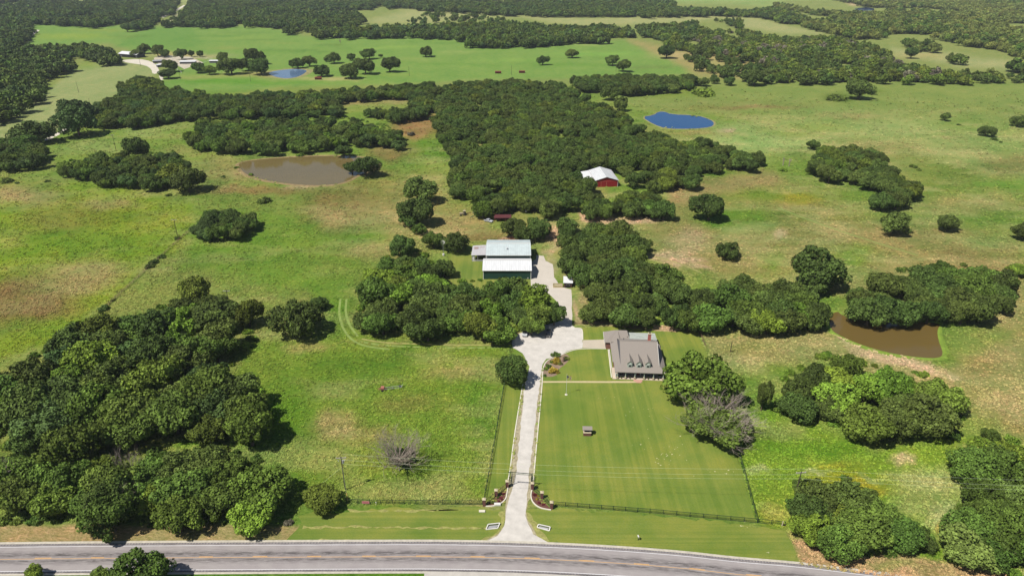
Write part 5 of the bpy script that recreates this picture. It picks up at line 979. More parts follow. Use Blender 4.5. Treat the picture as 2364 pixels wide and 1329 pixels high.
def wing(i, j, lab):
    a, b = PW[i], PW[j]; t = (b - a).normalized(); a2 = a + t * .42; b2 = b - t * .42; o = a2.copy(); e = empty('iron_fence_panel', o, 0, lab, 'fence'); L = (b2 - a2).length
    for z in (.25, 1.45): part('rail', MB().bar((0, 0, z), t * L + Vector((0, 0, z)), .05), MFEN, e)
    mb = MB(); k = int(L / .16)
    for n in range(k + 1): p = t * (L * n / k); mb.bar(p + Vector((0, 0, .1)), p + Vector((0, 0, 1.6)), .025)
    part('pickets', mb, MFEN, e, kind='stuff')
wing(0, 1, 'iron fence panel between the outer two pillars left of the drive'); wing(1, 2, 'iron fence panel between the inner two pillars left of the drive'); wing(3, 4, 'iron fence panel between the inner two pillars right of the drive'); wing(4, 5, 'iron fence panel between the outer two pillars right of the drive')
ga = P(1177, 1122); gb = P(1226.5, 1126); e = empty('gate_frame', (ga + gb) / 2, math.atan2(gb.y - ga.y, gb.x - ga.x), 'tall dark entrance frame of two posts and a double crossbar over the drive', 'gate'); hl = (gb - ga).length / 2
for s_ in (-1, 1): part('gate_post', MB().tube((s_ * hl, 0, 0), (s_ * hl, 0, 4.6), .09, .09, 10), MFEN, e)
part('crossbar', MB().bar((-hl - .5, 0, 4.6), (hl + .4, 0, 4.6), .12), MFEN, e); part('crossbar', MB().bar((-hl, 0, 4.15), (hl, 0, 4.15), .07), MFEN, e)
part('scroll_bars', MB().bar((-hl, 0, 4.2), (-hl + .5, 0, 4.55), .04).bar((hl, 0, 4.2), (hl - .5, 0, 4.55), .04).bar((-.6, 0, 4.18), (-.6, 0, 4.56), .05).bar((.6, 0, 4.18), (.6, 0, 4.56), .05), MFEN, e)
gp = P(1181, 1100); e = empty('swung_gate_leaf', ga + Vector((.25, .2, 0)), math.radians(84), 'dark green metal gate leaf swung open along the left side of the drive', 'gate')
part('frame', MB().bar((0, 0, .2), (3.4, 0, .2), .06).bar((0, 0, 1.7), (3.4, 0, 1.7), .06).bar((0, 0, .2), (0, 0, 1.7), .06).bar((3.4, 0, .2), (3.4, 0, 1.7), .06).bar((0, 0, .95), (3.4, 0, .95), .05), MFEN, e)
mb = MB(); [mb.bar((.18 * i, 0, .2), (.18 * i, 0, 1.7), .025) for i in range(1, 19)]; part('pickets', mb, MFEN, e, kind='stuff')
e2 = empty('swung_gate_leaf', gb + Vector((-.1, .2, 0)), math.radians(80), 'dark green metal gate leaf swung open along the right side of the drive', 'gate')
for ch in list(e.children): c = ch.copy(); COL.objects.link(c); c.parent = e2
for lab, crv, inner in (('left', [(1121, 1168.5), (1135, 1168.5), (1148, 1166), (1160, 1160), (1168, 1151), (1170, 1140), (1172.5, 1126)], [(1171, 1126), (1145, 1147), (1121, 1167)]), ('right', [(1228, 1131), (1225, 1142), (1227, 1154), (1234, 1164), (1246, 1172), (1258, 1175), (1272, 1177)], [(1272, 1175), (1260, 1162), (1250, 1152), (1229, 1131)])):
    sheet('flower_bed', smooth(crv, 1, False) + inner, .05, MMUL); ribbon('bed_curb', smooth(crv, 2, False), 0, .28, .22, MCURB, 'structure')
MCR = leaf_mat('crimson shrub leaves', C(128, 56, 58), .3); LM['c'] = MCR; LM['u'] = leaf_mat('golden shrub leaves', C(176, 164, 56), .3)
for i, (x, y, w_, k, lab) in enumerate([(1157, 1150, 11, 'c', 'crimson shrub at the curve of the left flower bed'), (1160, 1139, 10, 'c', 'dark red shrub behind the one in the left flower bed'), (1150, 1147, 9, 'd', 'dark shrub next to the middle pillar in the left bed'), (1138, 1158, 12, 'd', 'low dark shrub near the outer pillar in the left bed'), (1152, 1157, 8, 'c', 'small red shrub near the white slab in the left bed'),
        (1234, 1141, 12, 'c', 'crimson shrub at the top of the right flower bed'), (1243, 1144, 8, 'u', 'yellow shrub beside the middle pillar in the right bed'), (1246, 1160, 10, 'c', 'red spiky shrub low in the right flower bed'), (1254, 1163, 9, 'c', 'small red shrub at the lower right of the right bed'), (1240, 1151, 8, 'u', 'small yellow-green shrub in the middle of the right bed'),
        (1265, 845, 16, 'd', 'dark shrub at the left of the garden bed by the yard'), (1283, 817, 24, 'd', 'dark low hedge shrub at the top of the garden bed'), (1283, 832, 26, 'u', 'golden shrub in the middle of the garden bed'), (1279, 856, 26, 'u', 'big golden shrub at the bottom of the garden bed'), (1260, 851, 12, 'b', 'green shrub by the curb in the garden bed'), (1293, 838, 14, 'y', 'pale shrub at the right of the garden bed'), (1306, 826, 18, 'y', 'pale wispy shrub beside the stump in the garden bed'), (1274, 834, 12, 'b', 'bright small shrub left of the golden one in the garden bed'), (1258, 866, 10, 'd', 'little shrub at the lower left of the garden bed')]):
    X_, Y_, r = place(x, y, w_, .3); bush(X_, Y_, r, k, lab, hs=1.0, name='shrub', cat='shrub')
sheet('garden_bed', smooth([(1254, 868), (1256, 845), (1266, 830), (1282, 822), (1305, 815), (1318, 825), (1305, 840), (1290, 850), (1288, 866), (1270, 870)], 1), .03, mat('bed soil', C(150, 128, 108), .95, .3, 1), rough=.2)
q = P(1301, 834); e = empty('tree_stump', q, 0, 'tall weathered stump in the garden bed with its shadow to the right', 'stump'); part('trunk', MB().tube((0, 0, 0), (.05, 0, 1.6), .42, .28, 9).tube((.02, 0, 1.3), (.45, .1, 2.0), .16, .1, 6), mat('stump bark', C(120, 98, 84), .95, .3, 4, bump=.05), e)
for x, y, s_, lab in ((1270, 843, .5, 'pale round rock in the garden bed'), (1277, 849, .35, 'small grey rock in the garden bed')):
    q = P(x, y); bm = bmesh.new(); bmesh.ops.create_icosphere(bm, subdivisions=2, radius=s_)
    for v in bm.verts: v.co *= random.uniform(.85, 1.1); v.co.z *= .7
    me = bpy.data.meshes.new('rock'); bm.to_mesh(me); bm.free(); o = link('rock', me, MSTO); o.location = q + Vector((0, 0, s_ * .4)); tag(o, lab, 'rock')
tag(MB().box(-.8, .8, -.35, .35, 0, .5).build('stone_slab', MWT_, None, bevel=.04), 'white slab on the curb of the left flower bed', 'slab').location = P(1148.5, 1165)
tag(MB().box(-.75, .75, -.35, .35, 0, .3).build('ground_box', MCURB, None, bevel=.05), 'small pale box lying in the verge left of the drive', 'box').location = P(1113, 1180)
# culvert ends
for (a, b, c, d), lab in ((((1122, 1222), (1127, 1213), (1154, 1210), (1149, 1219)), 'sloping white concrete culvert end left of the drive'), (((1240, 1217), (1243, 1213), (1270, 1219), (1268, 1225)), 'sloping white concrete culvert end right of the drive')):
    W = [P(*p) for p in (a, b, c, d)]; o = sum(W, Vector()) / 4; W = [p - o for p in W]; e = empty('culvert_end', o, 0, lab, 'culvert'); z = [.1, .5, .5, .1]
    for i in range(4):
        p, q = W[i], W[(i + 1) % 4]; part('concrete_edge', MB().bar(p + Vector((0, 0, z[i])), q + Vector((0, 0, z[(i + 1) % 4])), .2, .16), MCUL, e)
    part('opening', MB().add([(p.x * .8, p.y * .8, .1) for p in W], [(0, 1, 2, 3)]), MGRAY, e); part('apron', MB().add([tuple(W[0] * .7 + Vector((0, 0, .2))), tuple(W[3] * .7 + Vector((0, 0, .2))), tuple(W[2] * .15 + W[3] * .55 + Vector((0, 0, .36))), tuple(W[1] * .15 + W[0] * .55 + Vector((0, 0, .36)))], [(0, 1, 2, 3)]), MGRAY, e)
# pale bare spots scattered in the lawn
mb = MB(); gs = random.Random(4)
for cx_, cy_, n_, sx_, sy_ in ((1540, 1045, 26, 40, 26), (1470, 940, 9, 60, 30), (1665, 1090, 9, 50, 16), (1390, 920, 4, 30, 12), (1500, 1000, 8, 70, 40), (1715, 1210, 4, 20, 8), (1770, 1275, 3, 12, 3)):
    for _ in range(n_):
        q = P(cx_ + gs.gauss(0, sx_ * .5), cy_ + gs.gauss(0, sy_ * .5)); r_ = gs.choice([.08, .1, .13, .2]); k = 8
        mb.add([(q.x + r_ * gs.uniform(.7, 1.5) * math.cos(a * .785), q.y + r_ * gs.uniform(.6, 1.1) * math.sin(a * .785), .027) for a in range(k)], [tuple(range(k))])
tag(mb.build('bare_spots', mat('bare sandy spots', C(206, 200, 150), .95, .15, 1)), 'small pale bare spots scattered in the mown lawn', kind='stuff')
# yard things
q = P(1355, 1001); e = empty('wishing_well', q, math.radians(-2), 'small brick well house with a pale roof, alone on the front lawn', 'well')
part('well_base', MB().box(-1.05, 1.05, -1.0, 1.0, 0, 1.0), MBRICKP, e); part('rim', MB().box(-1.12, 1.12, -1.07, 1.07, 1.0, 1.1), MSTO, e); part('opening', MB().box(-.7, .7, -.6, .6, 1.1, 1.12), MDRK, e)
for x in (-.95, .95): part('roof_post', MB().box(x - .07, x + .07, -.07, .07, 1.1, 2.35), MWOOD, e)
part('roof', MB().slab([(-1.35, -.9, 2.0), (1.35, -.9, 2.0), (1.35, 0, 2.65), (-1.35, 0, 2.65)], .08), MRF, e); part('roof', MB().slab([(-1.35, 0, 2.65), (1.35, 0, 2.65), (1.35, .9, 2.0), (-1.35, .9, 2.0)], .08), MRF, e); part('crank', MB().bar((-.9, 0, 1.7), (1.2, 0, 1.7), .06), MBLK, e)
q = P(1307, 910.5); e = empty('flagpole', q, 0, 'slim flagpole on the lawn near the garden path', 'flagpole'); part('pole', MB().tube((0, 0, .1), (0, 0, 7.4), .055, .035, 8), MWT_, e); part('base', MB().tube((0, 0, 0), (0, 0, .1), .45, .42, 14), MCURB, e); part('finial', MB().tube((0, 0, 7.4), (0, 0, 7.6), .1, .06, 8), MSTO, e)
fl = empty('flag', (q.x + .04, q.y, 6.0), 0, 'american flag hanging limp in folds at the flagpole', 'flag')
def drape(x0, x1, z0, z1, n=10, amp=.12, y=0):
    V = []; F = []
    for i in range(n + 1):
        t = i / n; x = x0 + (x1 - x0) * t
        for z in (z0 - .25 * t, z1 - .5 * t): V.append((x, y + amp * math.sin(t * 9), z))
    for i in range(n): F.append((2 * i, 2 * i + 2, 2 * i + 3, 2 * i + 1))
    return MB().add(V, F)
MFR = mat('flag red', C(186, 60, 62), .8, .05, 1); MFW = mat('flag white', C(232, 228, 228), .8, .04, 1); MFB = mat('flag blue', C(48, 60, 110), .8, .05, 1)
for i in range(13):
    z1 = 1.0 - i * .11; x0 = .0 if i > 6 else .5
    part('stripe', drape(x0, 1.25, z1 - .11, z1), MFR if i % 2 == 0 else MFW, fl)
ca = part('canton', drape(0, .5, .23, 1.0, 4), MFB, fl)
mb = MB()
for r_ in range(5):
    for c_ in range(6): x = .06 + c_ * .075; z = .9 - r_ * .14 - .2 * x; y_ = -.02 + .12 * math.sin(x / 1.25 * 9); mb.add([(x, y_, z), (x + .03, y_, z), (x + .015, y_, z + .035)], [(0, 1, 2)])
part('stars', mb, MFW, ca, kind='stuff')
q = P(1473, 1246); e = empty('mailbox', q, .2, 'white mailbox on a dark post in the verge by the road', 'mailbox'); part('post', MB().box(-.06, .06, -.06, .06, 0, 1.05), MBLK, e); part('box', MB().box(-.13, .13, -.3, .3, 1.05, 1.25).tube((0, -.3, 1.25), (0, .3, 1.25), .13, .13, 10), MWT_, e); part('flag', MB().box(.14, .16, -.1, .05, 1.2, 1.45), MFR, e)
q = P(845, 1164); e = empty('fence_sign', q + Vector((0, -.1, 0)), 0, 'small pink and white sign hung on the front fence at left', 'sign'); part('board', MB().box(-.9, .9, -.03, 0, .45, 1.2), mat('pink sign', C(226, 150, 156), .6, .1, 4), e)
mb = MB(); [mb.box(-.75 + .0 * i, .75 - .15 * (i % 2), -.036, -.031, .62 + i * .2, .68 + i * .2) for i in range(3)]; part('print_lines', mb, MFR, e)
q = P(869, 1163); e = empty('fence_valve', q + Vector((0, -.3, 0)), 0, 'tiny white standpipe at the front fence right of the pink sign', 'standpipe'); part('pipe', MB().tube((0, 0, 0), (0, 0, .9), .06, .06, 8), MWT_, e); part('head', MB().tube((-.12, 0, .9), (.12, 0, .9), .07, .07, 8), MWT_, e)
q = P(1805, 1214); e = empty('end_post', q, 0, 'thick pale wooden post at the right end of the front fence', 'post'); part('shaft', MB().tube((0, 0, 0), (.05, 0, 1.5), .14, .13, 8), MSTO, e); part('brace', MB().bar((.0, 0, .9), (1.2, .2, .05), .1), MWOOD, e)
q = P(895, 900); e = empty('hay_rake', q, math.radians(3), 'red hay rake with a long grey frame left in the left meadow', 'hay rake')
part('frame', MB().bar((-1.0, -.5, .6), (4.2, .3, .7), .1).bar((-1.0, .6, .6), (4.2, 1.2, .7), .1).bar((4.2, .3, .7), (4.2, 1.2, .7), .1).bar((4.2, .3, .7), (4.5, 1.9, .7), .09).bar((1.4, -.1, .65), (1.4, .9, .65), .08), MGRAY, e)
MHR = mat('faded red machine', C(184, 120, 102), .7, .2, 2)
part('gearbox', MB().box(-2.0, -1.0, -.5, .7, .5, 1.1), MHR, e)
for i in range(3):
    w2 = MB(); cx_ = -2.3 + .7 * i; [w2.bar((cx_, 0, .6), (cx_ + .75 * math.cos(a * .785), .3 + .75 * math.sin(a * .785), .35), .06) for a in range(8)]; part('rotor', w2, MHR, e)
for x, y in ((-1.5, -.9), (3.6, 1.5)): part('wheel', MB().tube((x, y - .1, .35), (x, y + .1, .35), .35, .35, 12), MBLK, e)
# ---------------------------------------------------------------- power poles and lines
def pole(x, y, h, label, arms=1, r=.16, xf=False, rz=0.0):
    q = P(x, y); e = empty('power_pole', q, rz, label, 'power pole'); part('pole', MB().tube((0, 0, 0), (0, 0, h), r, r * .65, 8), MPOLE, e)
    if arms:
        part('crossarm', MB().box(-1.25, 1.25, -.08, .08, h - .5, h - .3), mat('arm wood', C(178, 170, 160), .8, .1, 2), e)
        for s_ in (-1.1, 0, 1.1): part('insulator', MB().tube((s_, 0, h - .3), (s_, 0, h - .08), .06, .04, 6), MWT_, e)
    if xf: part('transformer', MB().tube((.38, 0, h - 2.0), (.38, 0, h - 1.1), .24, .24, 10), MGRAY, e); part('cutout', MB().bar((-.8, -.1, h - .9), (-.6, -.1, h - 1.3), .1).bar((.9, -.1, h - .9), (.7, -.1, h - 1.3), .1), MWT_, e)
    return q, h
pA = pole(797.5, 1131, 10.6, 'tall power pole with crossarm and transformer in the left meadow near the fence', xf=True, rz=.1); pB = pole(1832, 1163, 10.2, 'power pole rising behind the thicket at lower right', rz=.1)
pole(1686, 813, 4.2, 'short wooden pole right of the house lawn', 0); pole(410, 546, 8.8, 'power pole beside the overgrown fence in the left meadow'); pole(533, 722, 9.5, 'power pole standing behind the big lower left wood')
for x, y, lab in ((268, 346, 'power pole above the left clump'), (182, 214, 'middle power pole on the pale mown field'), (155, 180, 'farthest power pole on the pale mown field'), (212, 256, 'power pole in front of the tree belt by the mown field'), (579, 189, 'power pole between the far pond and the ranch yard'), (417, 184, 'power pole below the ranch road bend'), (945, 176, 'power pole on the bright meadow left of the two shelters'), (1181, 174, 'power pole between the two rusty shelters'), (1422, 166, 'power pole below the pair of oaks on the bright meadow'), (325, 153, 'power pole at the ranch road')): pole(x, y, 10.5, lab, 0 if y < 300 else 1)
def wire(name, a, b, sag, label, r=.016, ends=None):
    mb = MB(); n = 24; pr = None; o = (a + b) / 2
    for i in range(n + 1):
        t = i / n; p = a.lerp(b, t) - Vector((0, 0, 4 * sag * t * (1 - t))) - o
        if pr is not None: mb.tube(pr, p, r, r, 4, False)
        pr = p
    w2 = mb.build(name, MWIRE); w2.location = o; tag(w2, label, 'power line', 'power lines across the front lawn')
a0, b0 = pA[0], pB[0]; far_ = Vector((170, 122, 9.6)); lf = Vector((-95, 127, 9.6))
for k, (dx, dz, lab) in enumerate(((-1.1, -.08, 'rear'), (1.1, -.08, 'front'), (0, -2.2, 'lowest'))):
    d_ = Vector((dx * .1, dx * .9, 0)); wire('power_line', a0 + d_ + Vector((0, 0, pA[1] + dz)), b0 + d_ + Vector((0, 0, pB[1] + dz)), 1.4, 'thin %s power line crossing above the front lawn' % lab)
    wire('power_line', b0 + d_ + Vector((0, 0, pB[1] + dz)), far_ + d_ + Vector((0, 0, dz)), 1.2, 'thin %s power line leaving to the right above the thicket' % lab)
for j, (x, y) in enumerate(((803, 1158), (733, 1124))):
    q = P(x, y); mb = MB(); mb.tube(q - q, (a0 + Vector((0, 0, 7.5))) - q, .02, .02, 4, False); e = empty('guy_wire', q, 0, 'guy wire of the tall pole with a yellow guard, %s one' % ('right' if j == 0 else 'left'), 'guy wire'); part('cable', mb, MWIRE, e); dd = ((a0 + Vector((0, 0, 7.5))) - q).normalized(); part('guard', MB().tube((0, 0, 0), dd * 2.2, .07, .07, 6), MYE, e)
# ---------------------------------------------------------------- windmill in the grove
q = P(1024, 590); e = empty('windmill', q, 0, 'small white windmill on a thin mast left of the lean-to shed', 'windmill'); part('mast', MB().tube((0, 0, 0), (0, 0, 6.5), .09, .06, 8), MGRAY, e)
for i in range(12): a = i * math.pi / 6; part('blade', MB().add([(.15 * math.cos(a), -.3, 6.5 + .15 * math.sin(a)), (.95 * math.cos(a - .14), -.34, 6.5 + .95 * math.sin(a - .14)), (.95 * math.cos(a + .14), -.24, 6.5 + .95 * math.sin(a + .14))], [(0, 1, 2)]), MWT_, e)
part('tail', MB().box(-.02, .02, .3, 1.5, 6.3, 6.8), MWT_, e); part('tank', MB().tube((0, 0, 0), (0, 0, .9), .5, .5, 12), MWT_, e)
# ---------------------------------------------------------------- vehicles and machines
def car(name, x, y, rz, body, label, cat, truck=False):
    q = P(x, y); e = empty(name, q, rz, label, cat); m = mat(name + ' paint', body, .3, .04, 1, spec=.5)
    side = [(-2.3, .45), (-2.25, .85), (-1.5, .95), (-.9, 1.0), (-.35, 1.5), (.95 if truck else 1.3, 1.55), (1.05 if truck else 2.0, 1.02), (2.35, .98), (2.4, .5)]
    V = [(x_, -.86, z) for x_, z in side] + [(x_, .86, z) for x_, z in side]; n = len(side); b = part('body', MB().add(V, [tuple(range(n)), tuple(range(n, 2 * n))[::-1]] + [(i, (i + 1) % n, n + (i + 1) % n, n + i) for i in range(n)]), m, e, bevel=.04)
    part('windscreen', MB().add([(-.93, -.75, 1.03), (-.93, .75, 1.03), (-.42, .68, 1.47), (-.42, -.68, 1.47)], [(0, 1, 2, 3)]), MGL, e)
    for s_ in (-1, 1): part('side_window', MB().add([(-.75, s_ * .875, 1.05), (.9, s_ * .875, 1.05), (.8, s_ * .875, 1.42), (-.4, s_ * .875, 1.42)], [(0, 1, 2, 3)]), MGL, e)
    for xx in (-1.5, 1.45):
        for s_ in (-1, 1):
            t = part('wheel', MB().tube((xx, s_ * .72, .34), (xx, s_ * .92, .34), .34, .34, 14), MBLK, e); part('rim', MB().tube((xx, s_ * .921, .34), (xx, s_ * .94, .34), .19, .17, 10), MGRAY, t)
    if truck: part('bed', MB().box(1.12, 2.3, -.7, .7, .99, 1.02), MBLK, e)
    for s_ in (-.6, .6): part('headlight', MB().box(-2.33, -2.24, s_ - .15, s_ + .15, .6, .75), MWT_, e)
    return e
car('parked_car', 1212, 771, 1.5, C(210, 214, 216), 'white car parked under the trees at the top of the gravel yard', 'car'); car('pickup_truck', 1266, 773, 1.45, C(110, 108, 106), 'dark grey pickup parked in the tree shade beside the gravel yard', 'pickup', True)
car('farm_truck', 1128, 512, 2.6, C(206, 208, 214), 'old white pickup among the machines behind the green barns', 'pickup', True)
q = P(1185, 779); e = empty('waste_bin', q, 0, 'green waste bin at the top left corner of the gravel yard', 'bin'); part('body', MB().box(-.35, .35, -.35, .35, .1, 1.1), mat('bin green', C(50, 120, 84), .5, .1, 1), e, bevel=.04); part('lid', MB().box(-.4, .4, -.4, .4, 1.1, 1.18), mat('bin lid', C(40, 100, 70), .5, .1, 1), e)
def tractor(x, y, rz, c1, label):
    q = P(x, y); e = empty('tractor', q, rz, label, 'tractor'); m = mat('tractor paint', c1, .5, .1, 1)
    part('bonnet', MB().box(-1.9, -.1, -.4, .4, .8, 1.5), m, e, bevel=.05); part('seat_deck', MB().box(-.1, 1.2, -.6, .6, .8, 1.05), m, e); part('canopy', MB().box(-.2, 1.2, -.75, .75, 2.4, 2.5), m, e)
    for a in (-.1, 1.1):
        for b in (-.65, .65): part('canopy_post', MB().bar((a, b, 1.05), (a, b, 2.4), .07), MBLK, e)
    for a, r_, w2 in ((.8, .8, .4), (-1.5, .45, .3)):
        for s_ in (-1, 1): part('wheel', MB().tube((a, s_ * .7, r_), (a, s_ * (.7 + w2), r_), r_, r_, 16), MBLK, e)
    return e
tractor(1070, 497, .3, C(196, 180, 150), 'tan tractor standing in the dry grass, left of the green auger')
q = P(1098, 500); e = empty('grain_auger', q, .45, 'long green auger with its engine box in the equipment yard', 'auger'); part('tube', MB().tube((-3.6, -1.4, .35), (.2, 0, 1.2), .16, .16, 8), MDGR, e); part('hopper', MB().box(0, 2.2, -.6, .7, .5, 1.7), mat('bright green paint', C(50, 150, 90), .5, .1, 1), e, bevel=.08)
for s_ in (-.9, 1.0): part('wheel', MB().tube((1, s_ - .1, .4), (1, s_ + .1, .4), .4, .4, 12), MBLK, e)
q = P(1160, 510); e = empty('maroon_shed', q, .03, 'long low open shed with a maroon roof behind the equipment yard', 'shed'); part('roof', MB().slab([(-4.2, -1.6, 2.2), (4.4, -1.6, 2.2), (4.4, 1.8, 2.8), (-4.2, 1.8, 2.8)], .12), mat('maroon metal', C(98, 50, 52), .6, .12, 1), e); part('back_wall', MB().box(-4, 4.2, 1.5, 1.6, 0, 2.5), MRUST, e)
for x in (-4, -1.3, 1.5, 4.2): part('post', MB().box(x - .08, x + .08, -1.4, -1.25, 0, 2.15), MRUST, e)
MSC = [MWT_, MGRAY, MRUST, MSTO, MBLK]
for i, (x, y, w2, d2, h2, m_, nm, lab) in enumerate([(1095, 492, 1.4, 1, .9, MWT_, 'water_tank', 'white tank on its side above the green auger'), (1083, 494, 1.2, .8, .7, MRUST, 'scrap_plough', 'rusty plough between the tan tractor and the auger'), (1050, 452, 1.6, 1.2, .9, MWT_, 'water_tank', 'white tank at the wood edge at the top of the equipment yard'), (1062, 456, 1.1, .9, .7, MBLK, 'scrap_plough', 'dark implement right of the white tank at the wood edge'),
        (1116, 503, 1.6, 1.0, .8, MSTO, 'scrap_plough', 'tan implement between the auger and the old white pickup'), (1215, 489, 2.2, 1, 1.1, MWT_, 'water_tank', 'white tank under the oaks right of the maroon shed'), (1238, 480, 1.6, .8, .9, MWT_, 'water_tank', 'white tank at the leafless tree')]):
    q = P(x, y); e = empty(nm, q, .3 * i, lab, 'tank' if 'tank' in nm else 'implement')
    if 'tank' in nm: part('body', MB().tube((-w2 / 2, 0, h2 * .6), (w2 / 2, 0, h2 * .6), h2 / 2, h2 / 2, 12), m_, e); part('skid', MB().box(-w2 / 2, w2 / 2, -d2 / 3, d2 / 3, 0, .15), MRUST, e)
    else:
        part('beam', MB().bar((-w2, 0, h2), (w2, .3, h2), .12).bar((-w2 * .6, -.6, .5), (w2 * .6, .9, .6), .1), m_, e)
        for j in range(3): part('blade', MB().bar((-w2 * .6 + j * w2 * .6, 0, h2), (-w2 * .5 + j * w2 * .6, .4, .02), .12), MRUST, e)
# rusty shelters on the bright meadow
for x, y, lab in ((735, 184, 'rusty low livestock shelter below the oak at the far pond'), (1150, 170, 'left of the two rusty shelters on the far bright meadow'), (1205, 169, 'right of the two rusty shelters on the far bright meadow')):
    q = P(x, y); e = empty('livestock_shelter', q, 0, lab, 'shelter'); part('roof', MB().slab([(-3.6, -1.4, 2.2), (3.6, -1.4, 2.2), (3.6, 1.6, 2.6), (-3.6, 1.6, 2.6)], .15), MRUST, e); part('back_wall', MB().box(-3.4, 3.4, 1.3, 1.4, 0, 2.4), MRUST, e)
    for sx in (-3.4, 3.3): part('end_wall', MB().box(sx, sx + .1, -1.2, 1.3, 0, 2.1), MRUST, e)
    part('front_rail', MB().box(-3.3, 3.3, -1.25, -1.15, .5, .9), MRUST, e)
# ranch yard: long barn, small roofs, pens
q = P(297, 133); e = empty('ranch_barn', q, math.radians(-24), 'long ranch barn with a white roof at the left of the far ranch yard', 'barn')
part('wall', MB().box(-17, 15, 0, 13, 0, 4), MSID, e); part('roof', MB().slab([(-18, -.8, 4), (16, -.8, 4), (16, 6.5, 6.4), (-18, 6.5, 6.4)], .2), MWR, e); part('roof', MB().slab([(-18, 6.5, 6.4), (16, 6.5, 6.4), (16, 13.8, 4), (-18, 13.8, 4)], .2), MWR, e); part('open_bay', MB().box(-12, 14, -.1, -.02, .1, 3.2), MDRK, e)
for x, y, w2, d2, rz, m_, lab in ((433, 148, 9, 6, .1, MWR, 'small shed with a flat white roof in the ranch yard'), (364, 146, 5, 4, .4, MGRAY, 'small grey shed at the ranch road'), (372, 155, 4, 3, .9, MWR, 'little white-roofed hut at the bend of the ranch road'), (495, 146, 6, 3, 0, MWR, 'white-roofed hut at the right of the ranch yard')):
    q = P(x, y); e = empty('ranch_shed', q, rz, lab, 'shed'); part('wall', MB().box(-w2, w2, 0, d2, 0, 2.6), MSID, e); part('roof', MB().slab([(-w2 - .5, -.5, 2.6), (w2 + .5, -.5, 2.6), (w2 + .5, d2 + .5, 3.4), (-w2 - .5, d2 + .5, 3.4)], .15), m_, e)
for pts, lab in (([(365, 140), (400, 132), (440, 134), (490, 137)], 'pale rail fence along the back of the ranch yard'), ([(380, 152), (408, 160), (420, 170)], 'pale rail fence beside the ranch yard path'), ([(445, 158), (480, 142), (520, 145)], 'pale rail fence around the ranch pens'), ([(395, 136), (405, 150), (420, 158)], 'pale rail fence in the middle of the ranch yard'), ([(545, 160), (568, 166), (600, 160)], 'dark rail fence below the oaks at the ranch yard')):
    fence(lab, pts, h=1.6, sp=9, mesh_=False, mfen=MWT_ if 'pale' in lab else MRUST, name='rail_fence')
# ---------------------------------------------------------------- tall grass: tufts standing in the meadows
def tuft(name, seed, n=9):
    g = random.Random(seed); V = []; F = []
    for i in range(n):
        a = g.uniform(0, 6.28); r0 = g.uniform(0, .35); l_ = g.uniform(.45, 1); h_ = g.uniform(.35, .8); wd = g.uniform(.16, .3); c, s = math.cos(a), math.sin(a); k = len(V)
        b = Vector((c * r0, s * r0, -.02)); t = Vector((-s, c, 0)) * wd; m1 = b + Vector((c * l_ * .4, s * l_ * .4, h_)); e1 = b + Vector((c * l_, s * l_, h_ * .55))
        V += [b - t, b + t, m1 + t * .9, m1 - t * .9, e1 + t * .3, e1 - t * .3]; F += [(k, k + 1, k + 2, k + 3), (k + 3, k + 2, k + 4, k + 5)]
    return mesh(name, V, F)
def tuft_mat():
    m = bpy.data.materials.new('grass tufts'); m.use_nodes = True; t = m.node_tree; n = t.nodes; l = t.links; b = n['Principled BSDF']; b.inputs['Roughness'].default_value = .9; b.inputs['Specular IOR Level'].default_value = .05
    at = n.new('ShaderNodeAttribute'); at.attribute_type = 'INSTANCER'; at.attribute_name = 'tint'
    ge = n.new('ShaderNodeNewGeometry'); mr = n.new('ShaderNodeMapRange'); mr.inputs['To Min'].default_value = .8; mr.inputs['To Max'].default_value = 1.25; l.new(ge.outputs['Random Per Island'], mr.inputs['Value'])
    hs = n.new('ShaderNodeHueSaturation'); l.new(at.outputs['Color'], hs.inputs['Color']); l.new(mr.outputs['Result'], hs.inputs['Value']); l.new(hs.outputs['Color'], b.inputs['Base Color']); return m
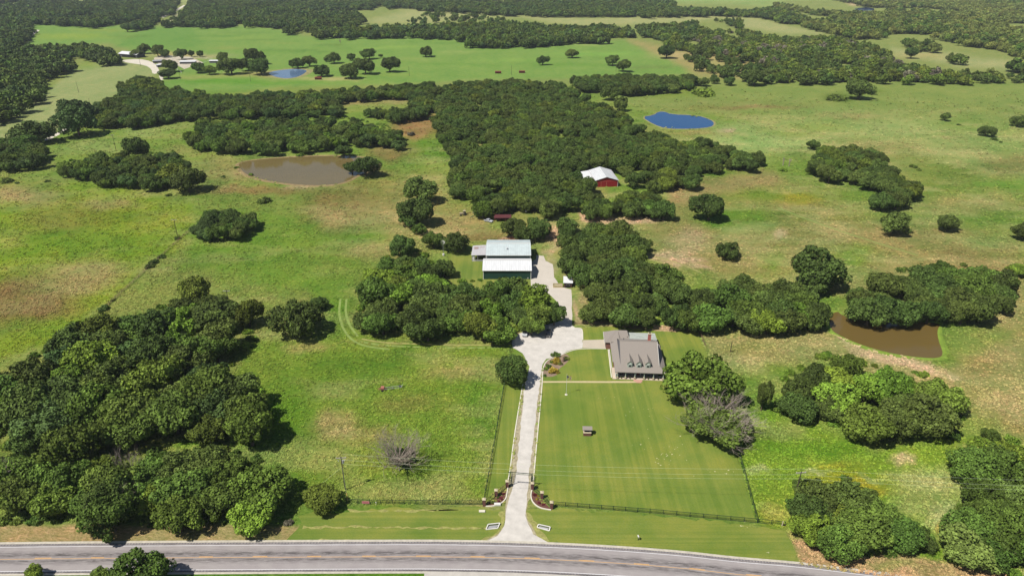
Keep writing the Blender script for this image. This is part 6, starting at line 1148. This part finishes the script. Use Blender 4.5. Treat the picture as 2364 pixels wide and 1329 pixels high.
def tall_grass():
    ys, xs, col = GCOL; g = np.random.default_rng(99); N = 230000
    px = g.uniform(-150, 2514, N); py = 150 + (1240) * g.random(N) ** .92
    nz = fbm((px / 40), py / 24, 3); keep = g.random(N) < np.clip((nz - .28) * 3.2, .25, 1)
    X = (px - CX) / FP; b = (py - CY) / FP; t = HC / (_s + b * _c); X = X * t; Y = (_c - b * _s) * t
    for poly in (LAWN, [(1166, 880), (1208, 880), (1177, 1090), (1168, 1115), (1120, 1152)], [(690, 1168), (1118, 1160), (1240, 1160), (1500, 1180), (1745, 1203), (1815, 1218), (1850, 1304), (2900, 1450), (2900, 1500), (-200, 1500), (-200, 1205), (690, 1205)], [(1110, 1260), (1170, 1150), (1215, 868), (1175, 800), (1190, 770), (1225, 655), (1225, 590), (1280, 590), (1325, 660), (1350, 755), (1400, 810), (1250, 850), (1230, 1100), (1270, 1260)],
                 [(548, 382), (600, 366), (720, 359), (870, 368), (870, 395), (800, 424), (690, 430), (560, 404)], [(1912, 728), (1950, 716), (2060, 740), (2178, 744), (2182, 826), (2130, 830), (2000, 804), (1912, 764)], [(1480, 272), (1535, 256), (1652, 280), (1650, 298), (1510, 292)], [(616, 169), (680, 157), (714, 162), (684, 182), (630, 178)],
                 [(1036, 575), (1120, 562), (1225, 560), (1225, 690), (1130, 690), (1040, 680)], [(1398, 750), (1545, 760), (1545, 885), (1410, 885)]):
        keep &= ~inpoly(px, py, poly)
    for T_ in ([(800, 690), (797, 720), (806, 750), (826, 776), (835, 782), (880, 792), (940, 796), (1160, 799)], [(786, 690), (782, 722), (790, 756), (812, 786), (845, 800), (900, 806)], [(1795, 480), (1900, 520), (2000, 553), (2120, 590)], [(1495, 590), (1555, 606), (1620, 632)]):
        for (ax, ay), (bx, by) in zip(T_[:-1], T_[1:]):
            tt = np.clip(((px - ax) * (bx - ax) + (py - ay) * (by - ay)) / ((bx - ax) ** 2 + (by - ay) ** 2), 0, 1); keep &= np.hypot(px - ax - tt * (bx - ax), (py - ay - tt * (by - ay)) * 1.6) > 5.5
    keep &= (py > 205 + g.uniform(0, 60, N)) & ~inpoly(px, py, [(-200, 330), (-20, 240), (100, 200), (190, 140), (362, 150), (362, 175), (320, 200), (240, 245), (170, 295), (60, 335)])
    X, Y, px, py = X[keep], Y[keep], px[keep], py[keep]; n = len(X)
    fi = np.interp(py, ys[::-1], np.arange(len(ys))[::-1]); fj = np.interp(px, xs, np.arange(len(xs))); c = col[np.clip(np.rint(fi).astype(int), 0, len(ys) - 1), np.clip(np.rint(fj).astype(int), 0, len(xs) - 1)]
    v = g.uniform(.72, 1.35, n)[:, None]; warm = g.uniform(0, 1, n)[:, None]; c = c * v * (1 + warm * np.array([.25, .05, .12]))
    d = Y * _c + HC * _s; s = (.2 + d / 700) * g.uniform(.6, 1.3, n)
    coll = bpy.data.collections.new('grass shapes'); MT = tuft_mat()
    for i in range(4): me = tuft('tuft', i); me.materials.append(MT); coll.objects.link(bpy.data.objects.new('tuft', me))
    o = scatter('tall_grass', np.stack([X, Y, np.zeros(n)], 1), s, coll, 4, 'tall uneven meadow grass in green and straw-coloured tufts', hs=np.clip(g.uniform(.45, 1.0, n), 0, 1), tilt=.1)
    a = o.data.attributes.new('tint', 'FLOAT_COLOR', 'POINT'); a.data.foreach_set('color', np.concatenate([np.clip(c, 0, 1), np.ones((n, 1))], 1).astype(np.float32).ravel()); print('tufts', n)
tall_grass()

# ---------------------------------------------------------------- air
def haze():
    me = MB().box(-4000, 4000, -250, 9500, -1, 124).build('haze', None)
    m = bpy.data.materials.new('summer haze'); m.use_nodes = True; n = m.node_tree.nodes; n.clear(); o = n.new('ShaderNodeOutputMaterial'); v = n.new('ShaderNodeVolumePrincipled')
    v.inputs['Color'].default_value = (.82, .9, 1, 1); v.inputs['Density'].default_value = .00005; v.inputs['Anisotropy'].default_value = 0.0
    m.node_tree.links.new(v.outputs[0], o.inputs['Volume']); me.data.materials.clear(); me.data.materials.append(m); tag(me, 'thin bluish summer haze over the far woods', kind='stuff')
haze()
